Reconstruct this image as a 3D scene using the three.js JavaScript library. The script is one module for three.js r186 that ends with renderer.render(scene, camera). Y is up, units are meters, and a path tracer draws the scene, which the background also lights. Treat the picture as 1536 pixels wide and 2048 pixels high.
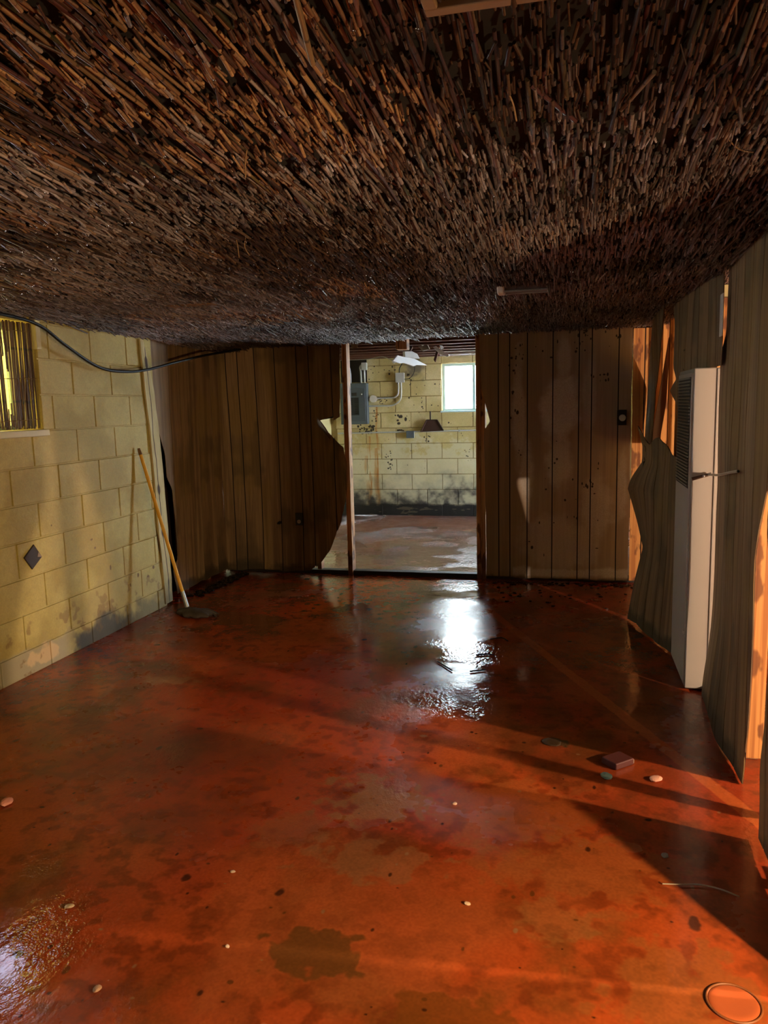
import * as THREE from 'three';
import { RoundedBoxGeometry } from 'three/addons/geometries/RoundedBoxGeometry.js';
import { mergeGeometries } from 'three/addons/utils/BufferGeometryUtils.js';

// ---------------------------------------------------------------- camera, sky, lights, exposure
const scene = new THREE.Scene();
const camera = new THREE.PerspectiveCamera(67.59, 0.75, 0.05, 60);
camera.position.set(0, 1.46, 0);
camera.rotation.set(THREE.MathUtils.degToRad(-7.93), THREE.MathUtils.degToRad(13.74), THREE.MathUtils.degToRad(-1.39), 'YXZ');
scene.add(camera);
const SKY = 46;
scene.background = new THREE.Color().setRGB(0.80 * SKY, 0.93 * SKY, 1.0 * SKY);   // plain overcast sky, enters by the windows only
const renderer = new THREE.WebGLRenderer({ antialias: true });
renderer.toneMapping = THREE.LinearToneMapping;
renderer.toneMappingExposure = 1.0;
renderer.shadowMap.enabled = true;
const LAMP_A = { pos: [1.30, 0.90, -0.91], aim: [-0.55, 0, -2.05], color: [1.0, 0.73, 0.38], power: 25, angle: 75, penumbra: 1.0 };   // clamp lamp with a reflector, right of the camera
const LAMP_B = { pos: [2.75, 1.1, -2.0], color: [1.0, 0.74, 0.53], power: 40 };      // bulb in the room behind the right wall

// ---------------------------------------------------------------- helpers
let seed = 12345;
const rnd = () => { seed |= 0; seed = seed + 0x6D2B79F5 | 0; let t = Math.imul(seed ^ seed >>> 15, 1 | seed); t = t + Math.imul(t ^ t >>> 7, 61 | t) ^ t; return ((t ^ t >>> 14) >>> 0) / 4294967296; };
const rr = (a, b) => a + (b - a) * rnd();
const clamp = (x, a = 0, b = 1) => Math.min(b, Math.max(a, x));
const lerp = (a, b, t) => a + (b - a) * t;
const smooth = (a, b, x) => { const t = clamp((x - a) / (b - a)); return t * t * (3 - 2 * t); };
const hash = (x, y) => { let h = Math.imul(x | 0, 374761393) + Math.imul(y | 0, 668265263) | 0; h = Math.imul(h ^ h >>> 13, 1274126177); return ((h ^ h >>> 16) >>> 0) / 4294967296; };
function vn(x, y) {
  const xi = Math.floor(x), yi = Math.floor(y), fx = x - xi, fy = y - yi, u = fx * fx * (3 - 2 * fx), v = fy * fy * (3 - 2 * fy);
  return lerp(lerp(hash(xi, yi), hash(xi + 1, yi), u), lerp(hash(xi, yi + 1), hash(xi + 1, yi + 1), u), v);
}
function fbm(x, y, o = 4) { let s = 0, a = 0.5, n = 0; for (let i = 0; i < o; i++) { s += a * vn(x, y); n += a; x = x * 2.03 + 17.1; y = y * 2.03 + 9.7; a *= 0.5; } return s / n; }
const poly = (pts) => (v) => {                       // piecewise linear function through [v, value] pairs, v ascending
  if (v <= pts[0][0]) return pts[0][1];
  for (let i = 1; i < pts.length; i++) if (v <= pts[i][0]) return lerp(pts[i - 1][1], pts[i][1], (v - pts[i - 1][0]) / (pts[i][0] - pts[i - 1][0] || 1));
  return pts[pts.length - 1][1];
};
const used = {};
const numbered = (n) => { const k = used[n] = (used[n] ?? -1) + 1; return k ? `${n}_${String(k).padStart(3, '0')}` : n; };
function shade(o) { o.castShadow = true; o.receiveShadow = true; return o; }
function mesh(name, geo, mat, parent) { const o = shade(new THREE.Mesh(geo, mat)); o.name = parent && parent !== scene ? name : numbered(name); (parent ?? scene).add(o); return o; }
function group(name, parent) { const o = new THREE.Group(); o.name = parent ? name : numbered(name); (parent ?? scene).add(o); return o; }
function tag(o, label, category, grp) { o.userData.label = label; o.userData.category = category; if (grp) o.userData.group = grp; return o; }
function struct(o, label, category) { o.userData.kind = 'structure'; o.userData.label = label; o.userData.category = category; return o; }
function box(x0, x1, y0, y1, z0, z1) { const g = new THREE.BoxGeometry(x1 - x0, y1 - y0, z1 - z0); g.translate((x0 + x1) / 2, (y0 + y1) / 2, (z0 + z1) / 2); return g; }
function rbox(x0, x1, y0, y1, z0, z1, r = 0.004, s = 1) { const g = new RoundedBoxGeometry(Math.abs(x1 - x0), Math.abs(y1 - y0), Math.abs(z1 - z0), s, r); g.translate((x0 + x1) / 2, (y0 + y1) / 2, (z0 + z1) / 2); return g; }
function uvBy(g, fn) { const p = g.attributes.position, n = g.attributes.normal, u = new Float32Array(p.count * 2); for (let i = 0; i < p.count; i++) { const r = fn(p.getX(i), p.getY(i), p.getZ(i), n.getX(i), n.getY(i), n.getZ(i)); u[2 * i] = r[0]; u[2 * i + 1] = r[1]; } g.setAttribute('uv', new THREE.BufferAttribute(u, 2)); return g; }
function tube(pts, r, seg = 32, rad = 8) { return new THREE.TubeGeometry(new THREE.CatmullRomCurve3(pts.map((p) => new THREE.Vector3(...p))), seg, r, rad); }
function rod(a, b, r0, r1 = r0, seg = 12) {
  const A = new THREE.Vector3(...a), B = new THREE.Vector3(...b), d = B.clone().sub(A), g = new THREE.CylinderGeometry(r1, r0, d.length(), seg);
  g.applyQuaternion(new THREE.Quaternion().setFromUnitVectors(new THREE.Vector3(0, 1, 0), d.clone().normalize())); g.translate(...A.add(B).multiplyScalar(0.5).toArray()); return g;
}
// painted texture: fn(u, v) -> [r, g, b] in sRGB 0..255, u right, v up
function colorTex(w, h, fn, rep = [1, 1], off = [0, 0]) {
  const d = new Uint8Array(w * h * 4);
  for (let j = 0; j < h; j++) for (let i = 0; i < w; i++) { const c = fn((i + 0.5) / w, (j + 0.5) / h), k = 4 * (j * w + i); d[k] = clamp(c[0], 0, 255); d[k + 1] = clamp(c[1], 0, 255); d[k + 2] = clamp(c[2], 0, 255); d[k + 3] = 255; }
  const t = new THREE.DataTexture(d, w, h); t.colorSpace = THREE.SRGBColorSpace; return finish(t, rep, off);
}
function grayTex(w, h, fn, rep = [1, 1], off = [0, 0]) { const t = colorTex(w, h, (u, v) => { const g = fn(u, v) * 255; return [g, g, g]; }, rep, off); t.colorSpace = THREE.NoColorSpace; return t; }
function finish(t, rep, off) { t.wrapS = t.wrapT = THREE.MirroredRepeatWrapping; t.magFilter = THREE.LinearFilter; t.minFilter = THREE.LinearMipmapLinearFilter; t.generateMipmaps = true; t.repeat.set(...rep); t.offset.set(...off); t.needsUpdate = true; return t; }
const mix3 = (a, b, t) => [lerp(a[0], b[0], t), lerp(a[1], b[1], t), lerp(a[2], b[2], t)];
const std = (hex, roughness = 0.7, extra = {}) => new THREE.MeshStandardMaterial({ color: hex, roughness, ...extra });

// ---------------------------------------------------------------- materials
// floor: red painted concrete, wet
const FX0 = -3.3, FW = 4.2, FZ0 = -6.5, FD = 5.6;      // painted window of the floor texture, metres (x, -z)
const inEll = (x, z, cx, cz, rx, rz, n) => 1 - smooth(0.75, 1.05, Math.hypot((x - cx) / rx, (z - cz) / rz) + (n - 0.5) * 2.4);
const floorMarks = []; { const s0 = seed; seed = 777; for (let i = 0; i < 420; i++) { const near = rnd(); floorMarks.push([rr(-2.9, 0.55), -1.4 - 4.4 * near * near, rr(0.003, 0.010) * (rnd() < 0.10 ? 2 : 1), rr(0.4, 1.6), rnd()]); } seed = s0; }
const grid = {}; for (const m of floorMarks) { const k = Math.floor(m[0] * 5) + ',' + Math.floor(m[1] * 5); for (let a = -1; a <= 1; a++) for (let b = -1; b <= 1; b++) { const q = (Math.floor(m[0] * 5) + a) + ',' + (Math.floor(m[1] * 5) + b); (grid[q] ??= []).push(m); } }
const patches = [[-0.69, -2.60, 0.20, 0.16, [150, 104, 62], 0.75], [-0.62, -2.22, 0.22, 0.12, [146, 98, 60], 0.5], [-0.92, -2.33, 0.13, 0.10, [150, 92, 58], 0.5], [-2.14, -3.62, 0.16, 0.07, [168, 118, 84], 0.8], [-0.67, -1.78, 0.15, 0.10, [104, 62, 26], 0.8], [-0.05, -2.05, 0.12, 0.10, [150, 96, 50], 0.45], [0.05, -2.3, 0.3, 0.2, [150, 84, 40], 0.5], [-0.2, -2.6, 0.3, 0.22, [150, 84, 40], 0.45], [-1.5, -2.9, 0.35, 0.2, [120, 62, 36], 0.4], [-0.27, -1.62, 0.14, 0.1, [116, 60, 20], 0.7], [0.25, -1.85, 0.2, 0.16, [140, 84, 40], 0.5], [-0.06, -3.21, 0.06, 0.05, [80, 60, 34], 0.9]];
const floorMap = colorTex(1536, 2048, (u, v) => {
  const x = FX0 + u * FW, z = FZ0 + v * FD;
  const n1 = fbm(x * 1.3 + 5, z * 1.3, 4), n2 = fbm(x * 5 + 40, z * 5, 4), n3 = fbm(x * 22, z * 22 + 11, 3), n4 = vn(x * 160, z * 160);
  let c = [174, 72, 29];
  c = mix3(c, [156, 54, 24], smooth(0.42, 0.62, n1) * 0.7);
  c = mix3(c, [128, 56, 22], smooth(0.44, 0.74, n2) * 0.6);
  c = mix3(c, [112, 62, 26], smooth(0.52, 0.74, fbm(x * 3.1 + 70, z * 3.1 + 4, 5)) * 0.75);
  c = mix3(c, [104, 42, 16], smooth(0.50, 0.74, n3) * 0.5);
  c = mix3(c, [186, 92, 44], smooth(0.56, 0.72, fbm(x * 2.3 + 20, z * 2.3 + 44, 5)) * 0.5);
  for (const p of patches) c = mix3(c, p[4], inEll(x, z, p[0], p[1], p[2], p[3], n3 * 0.6 + n2 * 0.4) * p[5]);
  // bare band left by an old wall
  const t = clamp((x + 0.494) / 1.123), zx = -5.193 + 2.447 * ((x + 0.494) / 1.123), dist = Math.abs((z - zx) * 0.417) * (1 + 0.4 * (n3 - 0.5));
  if (x > -0.6 && x < 0.75) c = mix3(c, [196, 96, 42], (1 - smooth(0.026, 0.034, dist)) * 0.8 * smooth(0.2, 0.45, n2 + t * 0.4));
  const L = grid[Math.floor(x * 5) + ',' + Math.floor(z * 5)];
  if (L) for (const m of L) { const r = Math.hypot(x - m[0], (z - m[1]) * m[3]) / m[2] + (n3 - 0.5) * 1.4; if (r < 1) c = mix3(c, m[4] < 0.55 ? [44, 20, 10] : m[4] < 0.85 ? [86, 48, 18] : [150, 112, 78], (1 - smooth(0.5, 1, r)) * 0.7); }
  return mix3(c, [c[0] * 0.8, c[1] * 0.8, c[2] * 0.8], n4 * 0.5);
}, [1 / FW, 1 / FD], [-FX0 / FW, -FZ0 / FD]);
const wetAt = (x, z) => smooth(0.40, 0.60, fbm(x * 1.1 + 3, z * 1.1, 3) + 0.12 * smooth(1.6, 0.5, Math.hypot((x + 0.75) / 1.1, (z + 4.4) / 1.9)) - 0.10 * smooth(1.5, 0.6, Math.hypot((x + 1.6) / 0.8, (z + 1.7) / 0.8)));   // standing film in the low middle of the slab, drier towards the wall
const floorRough = grayTex(1024, 1366, (u, v) => { const x = FX0 + u * FW, z = FZ0 + v * FD; const w = wetAt(x, z), b = fbm(x * 9, z * 9, 3), c = fbm(x * 40, z * 40, 2); return clamp(lerp(0.30, 0.075, w) + 0.16 * (b - 0.45) + 0.08 * (c - 0.5), 0.05, 0.6); }, [1 / FW, 1 / FD], [-FX0 / FW, -FZ0 / FD]);
const floorBump = grayTex(2048, 2048, (u, v) => { const x = u * 2.4, z = v * 2.4; const rip = smooth(0.42, 0.6, fbm(x * 2.3 + 3, z * 2.3, 3)); return clamp(0.42 * fbm(x * 2.2, z * 2.2, 2) + 0.10 * fbm(x * 14, z * 14, 2) + (0.03 + 0.13 * rip) * fbm(x * 70, z * 45 + 8, 2) + 0.06 * rip * vn(x * 260, z * 260)); }, [1 / 2.4, 1 / 2.4]);
const M = {};
M.floor = new THREE.MeshPhysicalMaterial({ map: floorMap, roughnessMap: floorRough, roughness: 1, bumpMap: floorBump, bumpScale: 0.0075, ior: 1.45 });

const daylitFloorMap = colorTex(512, 512, (u, v) => { const x = u * 4, z = v * 4, a = fbm(x * 1.2, z * 3.5, 4), b = fbm(x * 7, z * 14, 3), g = vn(x * 60, z * 60); let c = mix3([132, 84, 66], [108, 62, 50], smooth(0.35, 0.65, a)); c = mix3(c, [146, 102, 84], smooth(0.55, 0.68, b) * 0.5); return mix3(c, [c[0] * 0.85, c[1] * 0.85, c[2] * 0.85], g * 0.5); }, [0.25, 0.25]);  // same red paint, browned to imitate reflected daylight
M.farFloor = new THREE.MeshPhysicalMaterial({ map: daylitFloorMap, roughnessMap: floorRough, roughness: 1.25, bumpMap: floorBump, bumpScale: 0.022, ior: 1.4 });

// painted concrete block
function blockPaint(x, y, base, ageU) {
  const n = fbm(x * 3 + ageU, y * 3, 4), f = fbm(x * 30 + ageU, y * 30, 2), g = vn(x * 150, y * 150);
  let c = mix3(base, [base[0] * 0.9, base[1] * 0.88, base[2] * 0.78], smooth(0.4, 0.65, n));
  c = mix3(c, [c[0] * 0.9, c[1] * 0.9, c[2] * 0.88], f * 0.5);
  return mix3(c, [c[0] * 0.93, c[1] * 0.93, c[2] * 0.93], g);
}
function spots(list, x, y, n) { let best = 0; for (const s of list) { const r = Math.hypot((x - s[0]) / s[2], (y - s[1]) / s[3]) + (n - 0.5) * 1.2; if (r < 1) best = Math.max(best, 1 - smooth(0.6, 1, r)); } return best; }
const LW = 2.4, LU0 = 2.9, LH = 2.1;                    // left wall picture: u = -z from 2.9 to 5.3
const leftSpots = [[4.4, 0.44, 0.010, 0.02], [4.22, 0.66, 0.016, 0.008], [4.25, 0.6, 0.010, 0.008], [3.85, 0.81, 0.008, 0.006], [4.72, 0.32, 0.012, 0.016], [4.85, 0.28, 0.02, 0.012], [4.62, 0.27, 0.01, 0.02], [4.93, 0.33, 0.02, 0.02]];
const leftMap = colorTex(1024, 900, (u, v) => {
  const x = LU0 + u * LW, y = v * LH, n = fbm(x * 14, y * 14, 4), m = fbm(x * 4 + 3, y * 6, 4);
  let c = blockPaint(x, y, [192, 172, 96], 3);
  const top = 0.05 + 0.30 * smooth(3.9, 4.3, x) * (1 - 0.35 * smooth(4.5, 5, x));
  c = mix3(c, [160, 140, 84], (1 - smooth(top * 0.9, top * 1.3, y + (m - 0.5) * 0.45 + (n - 0.5) * 0.4)) * 0.4);           // damp brown bloom
  c = mix3(c, [44, 42, 38], (1 - smooth(0.06, 0.15, y + (m - 0.5) * 0.12 + (n - 0.5) * 0.14)) * smooth(3.92, 4.0, x + (n - 0.5) * 0.16) * (1 - 0.5 * smooth(4.4, 4.8, x)) * 0.85);   // black mould
  c = mix3(c, [150, 140, 118], (1 - smooth(0.13, 0.16, y + (n - 0.5) * 0.05)) * (1 - smooth(3.85, 4.0, x)) * 0.75);     // flaked footing course
  c = mix3(c, [206, 170, 120], (1 - smooth(0.3, 0.5, Math.hypot((x - 3.72) / 0.35, (y - 0.08) / 0.14) + (n - 0.5))) * 0.7);
  c = mix3(c, [92, 66, 30], spots(leftSpots, x, y, n) * 0.85);
  c = mix3(c, [104, 76, 36], smooth(0.66, 0.74, fbm(x * 12 + 60, y * 12, 4)) * (1 - smooth(0.15, 0.5, y)) * 0.5);
  return c;
}, [1 / LW, 1 / LH], [-LU0 / LW, 0]);
const blockBump = grayTex(512, 512, (u, v) => clamp(0.6 * fbm(u * 60, v * 60, 3) + 0.4 * fbm(u * 200, v * 200, 2)), [1, 1]);
M.leftBlock = new THREE.MeshStandardMaterial({ map: leftMap, roughness: 0.62, bumpMap: blockBump, bumpScale: 0.0015 });
const GW = 2.6, GX0 = -3.2;
const farSpots = []; { const s0 = seed; seed = 99; const put = (cx, cy, w, h, n, r0, r1) => { for (let i = 0; i < n; i++) farSpots.push([cx + rr(-w, w), cy + rr(-h, h), rr(r0, r1), rr(r0, r1)]); };
  put(-2.16, 1.27, 0.07, 0.09, 9, 0.012, 0.026); put(-2.16, 1.13, 0.04, 0.01, 5, 0.01, 0.02); put(-2.64, 1.15, 0.11, 0.06, 26, 0.008, 0.022); put(-2.5, 1.33, 0.05, 0.08, 10, 0.008, 0.016); put(-2.42, 1.53, 0.08, 0.05, 14, 0.006, 0.014); put(-2.33, 0.7, 0.05, 0.16, 18, 0.006, 0.018); put(-1.78, 1.02, 0.08, 0.04, 8, 0.006, 0.016); put(-1.3, 0.82, 0.05, 0.05, 6, 0.006, 0.012); put(-1.85, 1.6, 0.25, 0.2, 14, 0.005, 0.013); put(-2.3, 1.85, 0.3, 0.12, 20, 0.005, 0.014); put(-2.0, 1.3, 0.9, 0.7, 60, 0.003, 0.008); put(-1.53, 1.22, 0.01, 0.01, 1, 0.012, 0.014); seed = s0; }
const farMap = colorTex(1100, 900, (u, v) => {
  const x = GX0 + u * GW, y = v * LH, n = fbm(x * 14, y * 14, 4), m = fbm(x * 3.2 + 8, y * 5, 4);
  let c = blockPaint(x, y, [220, 203, 154], 20);
  c = mix3(c, [206, 200, 174], (1 - smooth(0.78, 0.92, y + (m - 0.5) * 0.5 + (n - 0.5) * 0.5)) * 0.6);                          // chalky paint on the lower courses
  for (const [rx, y1, w, k] of [[-2.487, 1.45, 0.02, 0.9], [-2.60, 1.06, 0.028, 0.8], [-2.50, 0.9, 0.05, 0.55], [-2.62, 0.8, 0.05, 0.4]]) c = mix3(c, [176, 112, 44], (1 - smooth(w * 0.4, w, Math.abs(x - rx + (fbm(y * 6, rx * 9, 2) - 0.5) * 0.05))) * (y < y1 ? 1 : 0) * k * smooth(0.25, 0.5, fbm(x * 30, y * 4, 3)));
  c = mix3(c, [120, 116, 104], (1 - smooth(0.3, 0.62, y + (m - 0.5) * 0.5 + (n - 0.5) * 0.3)) * 0.45);
  c = mix3(c, [40, 36, 36], (1 - smooth(0.14, 0.40, y + (m - 0.5) * 0.5 + (n - 0.5) * 0.35)) * 0.85);         // black mould
  c = mix3(c, [20, 17, 18], (1 - smooth(0.13, 0.16, y + (n - 0.5) * 0.06)) * 0.85);
  c = mix3(c, [120, 108, 84], smooth(0.60, 0.68, fbm(x * 7, y * 22 + 4, 4)) * (y < 0.12 ? 1 : 0) * 0.6);
  c = mix3(c, [92, 84, 74], (1 - smooth(0.2, 1.2, Math.hypot((x + 1.96) / 0.15, (y - 1.95) / 0.17) + (n - 0.5) * 1.6)) * 0.75);    // soot patch
  c = mix3(c, [34, 24, 16], spots(farSpots, x, y, n) * 0.9);
  return c;
}, [1 / GW, 1 / LH], [-GX0 / GW, 0]);
M.farBlock = new THREE.MeshStandardMaterial({ map: farMap, roughness: 0.6, bumpMap: blockBump, bumpScale: 0.0015 });
M.farMortar = M.farBlock.clone(); M.farMortar.color = new THREE.Color('#c6b898');
M.plainBlock = std('#c4b681', 0.7);

// printed wood panelling
function woodGrain(x, y, k) { const w = x * 26 + 1.6 * fbm(x * 5 + k, y * 0.9, 3), a = fbm(w * 1.3 + k, y * 0.8, 4), b = fbm(x * 240 + k, y * 5, 2); return [a, b]; }
function panelColour(x, y, k) {
  const [a, b] = woodGrain(x, y, k);
  let c = mix3([146, 116, 80], [116, 88, 58], smooth(0.32, 0.68, a));
  c = mix3(c, [164, 136, 98], smooth(0.62, 0.74, fbm(x * 9 + 3 + k, y * 0.7, 3)) * 0.5);
  c = mix3(c, [92, 68, 44], smooth(0.56, 0.68, b) * 0.35);
  return c;
}
const TW = 1.3, TH = 2.1;
const panelMap = colorTex(768, 1024, (u, v) => { const x = u * TW, y = v * TH; let c = panelColour(x, y, 0); const st = fbm(x * 4 + 30, y * 2.2, 4), n = fbm(x * 25, y * 25, 3);
  c = mix3(c, [132, 104, 44], smooth(0.52, 0.64, st) * 0.35); c = mix3(c, [70, 56, 36], smooth(0.55, 0.66, fbm(x * 3 + 9, y * 2 + 50, 4)) * 0.4);
  c = mix3(c, [50, 40, 22], (1 - smooth(0.02, 0.1, y + (st - 0.5) * 0.2 + (n - 0.5) * 0.06)) * 0.7); return c; }, [1 / TW, 1 / TH]);
M.panel = new THREE.MeshStandardMaterial({ map: panelMap, roughness: 0.66 });
// the partition right of the doorway: the same board, spotted, with daylight grey and pale sheen painted in
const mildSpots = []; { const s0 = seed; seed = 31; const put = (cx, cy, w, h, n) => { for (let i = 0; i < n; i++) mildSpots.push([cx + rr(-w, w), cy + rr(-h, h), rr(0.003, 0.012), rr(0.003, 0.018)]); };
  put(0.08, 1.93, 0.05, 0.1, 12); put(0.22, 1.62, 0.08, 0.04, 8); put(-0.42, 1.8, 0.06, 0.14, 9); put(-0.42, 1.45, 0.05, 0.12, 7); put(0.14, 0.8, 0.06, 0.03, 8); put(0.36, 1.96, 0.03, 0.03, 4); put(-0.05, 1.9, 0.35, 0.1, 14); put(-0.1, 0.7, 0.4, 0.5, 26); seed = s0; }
const DW = 1.4, DX0 = -0.8;
const sheenPanelMap = colorTex(820, 1024, (u, v) => {
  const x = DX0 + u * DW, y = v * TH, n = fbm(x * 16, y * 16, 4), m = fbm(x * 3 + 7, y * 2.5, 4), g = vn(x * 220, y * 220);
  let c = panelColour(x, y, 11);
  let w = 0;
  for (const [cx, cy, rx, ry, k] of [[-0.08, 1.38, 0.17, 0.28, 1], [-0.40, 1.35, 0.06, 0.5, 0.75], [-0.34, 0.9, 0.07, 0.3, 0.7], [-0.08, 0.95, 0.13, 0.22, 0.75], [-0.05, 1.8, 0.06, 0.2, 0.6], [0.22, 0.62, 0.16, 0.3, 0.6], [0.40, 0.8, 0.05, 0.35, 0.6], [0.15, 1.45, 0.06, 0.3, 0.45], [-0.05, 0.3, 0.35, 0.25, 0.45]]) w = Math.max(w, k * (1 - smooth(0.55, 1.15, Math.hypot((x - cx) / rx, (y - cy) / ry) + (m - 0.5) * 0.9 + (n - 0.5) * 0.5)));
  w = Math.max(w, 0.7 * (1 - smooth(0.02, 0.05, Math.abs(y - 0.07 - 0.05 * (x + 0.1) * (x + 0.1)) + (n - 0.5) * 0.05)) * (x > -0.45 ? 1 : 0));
  c = mix3(c, [186, 168, 148], 0.55);  // grey mix stands in for cool daylight on the board
  c = mix3(c, [216, 210, 204], clamp(w * (0.55 + 0.5 * g)) * 0.9);  // pale patches paint the sheen
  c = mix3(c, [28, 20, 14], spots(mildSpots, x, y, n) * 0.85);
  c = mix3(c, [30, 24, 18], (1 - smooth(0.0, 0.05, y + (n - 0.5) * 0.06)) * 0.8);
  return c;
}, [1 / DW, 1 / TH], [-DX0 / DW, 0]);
M.sheenPanel = new THREE.MeshStandardMaterial({ map: sheenPanelMap, roughness: 0.42 });
M.groove = std('#0d0805', 0.9);
M.panelBack = std('#8a745a', 0.85);
// framing lumber
const pineMap = colorTex(256, 1024, (u, v) => { const x = u * 0.2, y = v * 2.1; const a = fbm(x * 120 + 2 * fbm(x * 9, y * 1.1, 2), y * 1.4, 3), d = smooth(0.60, 0.72, fbm(x * 18, y * 7, 4)); let c = mix3([206, 158, 110], [160, 108, 66], smooth(0.35, 0.7, a)); c = mix3(c, [70, 38, 22], d * 0.75); return mix3(c, [88, 46, 26], (1 - smooth(0.02, 0.16, y + (a - 0.5) * 0.12)) * 0.7); }, [5, 1 / 2.1]);
const pineMap2 = colorTex(256, 1024, (u, v) => { const x = u * 0.2, y = v * 2.1; const a = fbm(x * 120 + 2 * fbm(x * 9, y * 1.1, 2), y * 1.4, 3), d = smooth(0.60, 0.72, fbm(x * 18 + 4, y * 7, 4)); let c = mix3([206, 146, 78], [170, 106, 50], smooth(0.35, 0.7, a)); return mix3(c, [80, 40, 16], d * 0.6); }, [5, 1 / 2.1]);
M.oldPine = new THREE.MeshStandardMaterial({ map: pineMap2, roughness: 0.7 });
M.pine = new THREE.MeshStandardMaterial({ map: pineMap, roughness: 0.7 });
const joistMap = colorTex(512, 128, (u, v) => { const a = fbm(u * 6, v * 26, 4); return mix3([112, 66, 42], [66, 36, 24], smooth(0.35, 0.65, a)); }, [0.5, 3]);
M.joist = new THREE.MeshStandardMaterial({ map: joistMap, roughness: 0.75 });
M.wetPlate = std('#1c110b', 0.6);
M.drywall = std('#b3a894', 0.85);
// reeds
const reedMap = colorTex(64, 256, (u, v) => { const a = fbm(u * 26, v * 3, 3), k = Math.abs(((v * 2.0) % 1) - 0.5) < 0.02 ? 0.6 : 1; const g = (150 + 105 * a) * k; return [g, g, g]; });
reedMap.wrapS = reedMap.wrapT = THREE.RepeatWrapping;
M.reed = new THREE.MeshStandardMaterial({ color: 0xffffff, map: reedMap, roughness: 0.42 });
M.metalPaint = std('#59636b', 0.45, { metalness: 0.2 });
M.metalDoor = std('#4b545c', 0.42, { metalness: 0.2 });
M.black = std('#0c0b0a', 0.5);
M.galv = std('#9fa3a2', 0.38, { metalness: 0.6 });
M.whitePaint = std('#d9d2c6', 0.4);
M.heaterPaint = std('#8f877e', 0.4);
M.heaterFront = std('#b9aea4', 0.38);
M.steel = std('#8d8880', 0.3, { metalness: 0.9 });
M.glass = new THREE.MeshPhysicalMaterial({ color: 0xffffff, transmission: 1, roughness: 0.0, thickness: 0, ior: 1.45 });
M.dimGlass = new THREE.MeshPhysicalMaterial({ color: new THREE.Color().setRGB(0.50, 0.46, 0.52), transmission: 1, roughness: 0.15, thickness: 0, ior: 1.45 });  // tint added to dim the window glare on the floor
M.yellowPane = new THREE.MeshPhysicalMaterial({ color: new THREE.Color().setRGB(0.42, 0.34, 0.15), transmission: 1, roughness: 0.5, thickness: 0 });  // yellow tint added to colour the light leaking past the mat
M.frameTeal = std('#b7d3d2', 0.5);
M.water = new THREE.MeshPhysicalMaterial({ color: 0xffffff, transmission: 1, roughness: 0.0, thickness: 0.01, ior: 1.33 });

// ---------------------------------------------------------------- floor
const ZP = -6.3, ZF = -9.88;
const floor = mesh('floor', uvBy(box(-3.5, 4.3, -0.2, 0, ZP - 0.089, 2.8), (x, y, z) => [x, z]), M.floor);
const farFloor = mesh('floor', uvBy(box(-3.5, 4.3, -0.2, -0.001, -10.2, ZP - 0.089), (x, y, z) => [x, z]), M.farFloor); struct(farFloor, 'wet floor of the far room beyond the doorway, browned to imitate daylight', 'floor');
struct(floor, 'wet red painted concrete floor with brown stains and worn patches', 'floor');

// ---------------------------------------------------------------- block walls
const COURSE = 0.2032, Y0 = 0.145, ROWS = []; for (let k = -1; k < 10; k++) ROWS.push([Math.max(0, Y0 + k * COURSE), Math.min(2.2, Y0 + (k + 1) * COURSE)]);
function blocks(parent, mat, u0, u1, phase, hole, make, uv) {
  ROWS.forEach(([a, b], r) => {
    const shift = phase + (r % 2 ? 0.203 : 0);
    for (let u = Math.floor((u0 - shift) / 0.406) * 0.406 + shift; u < u1; u += 0.406) {
      let s = Math.max(u, u0), e = Math.min(u + 0.406, u1);
      if (hole && b > hole[2] + 0.02 && a < hole[3] - 0.02) { if (s >= hole[0] - 0.01 && e <= hole[1] + 0.01) continue; if (s < hole[0] && e > hole[0]) e = hole[0]; else if (s < hole[1] && e > hole[1]) s = hole[1]; }
      if (e - s < 0.03) continue;
      const g = make(s + 0.0045, e - 0.0045, a + (a ? 0.0045 : 0), b - 0.0045, rr(-0.001, 0.002));
      mesh('block', uvBy(g, uv), mat, parent);
    }
  });
}
// left wall, face at x = -2.95; window z -3.04 .. -3.85
const XL = -2.95, WZ0 = 3.04, WZ1 = 3.85, WY0 = 1.363, WY1 = 1.972;
const wallLeft = struct(group('wall_left'), 'cream painted concrete block wall with mould along the floor', 'wall');
{
  const f = XL - 0.007, b = -3.35, uv = (x, y, z) => [-z, y];
  const parts = [box(b, f, 0, 2.3, -0.19, 2.8), box(b, f, 0, WY0, -1.0, -0.19), box(b, f, WY1, 2.3, -1.0, -0.19), box(b, f, 0, 2.3, -WZ0, -1.0), box(b, f, 0, WY0, -WZ1, -WZ0), box(b, f, WY1, 2.3, -WZ1, -WZ0), box(b, f, 0, 2.3, -5.1, -WZ1)];
  mesh('mortar', uvBy(mergeGeometries(parts), uv), M.leftBlock, wallLeft);
  blocks(wallLeft, M.leftBlock, 2.2, 5.08, 3.546 - 0.203 + 0.0, [WZ0, WZ1, WY0, WY1], (s, e, a, bb, j) => rbox(XL - 0.04, XL + j, a, bb, -e, -s, 0.0035), uv);
  mesh('core', box(-3.35, -3.12, 0, 2.3, ZP - 3.8, -5.1), M.plainBlock, wallLeft);
}
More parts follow.
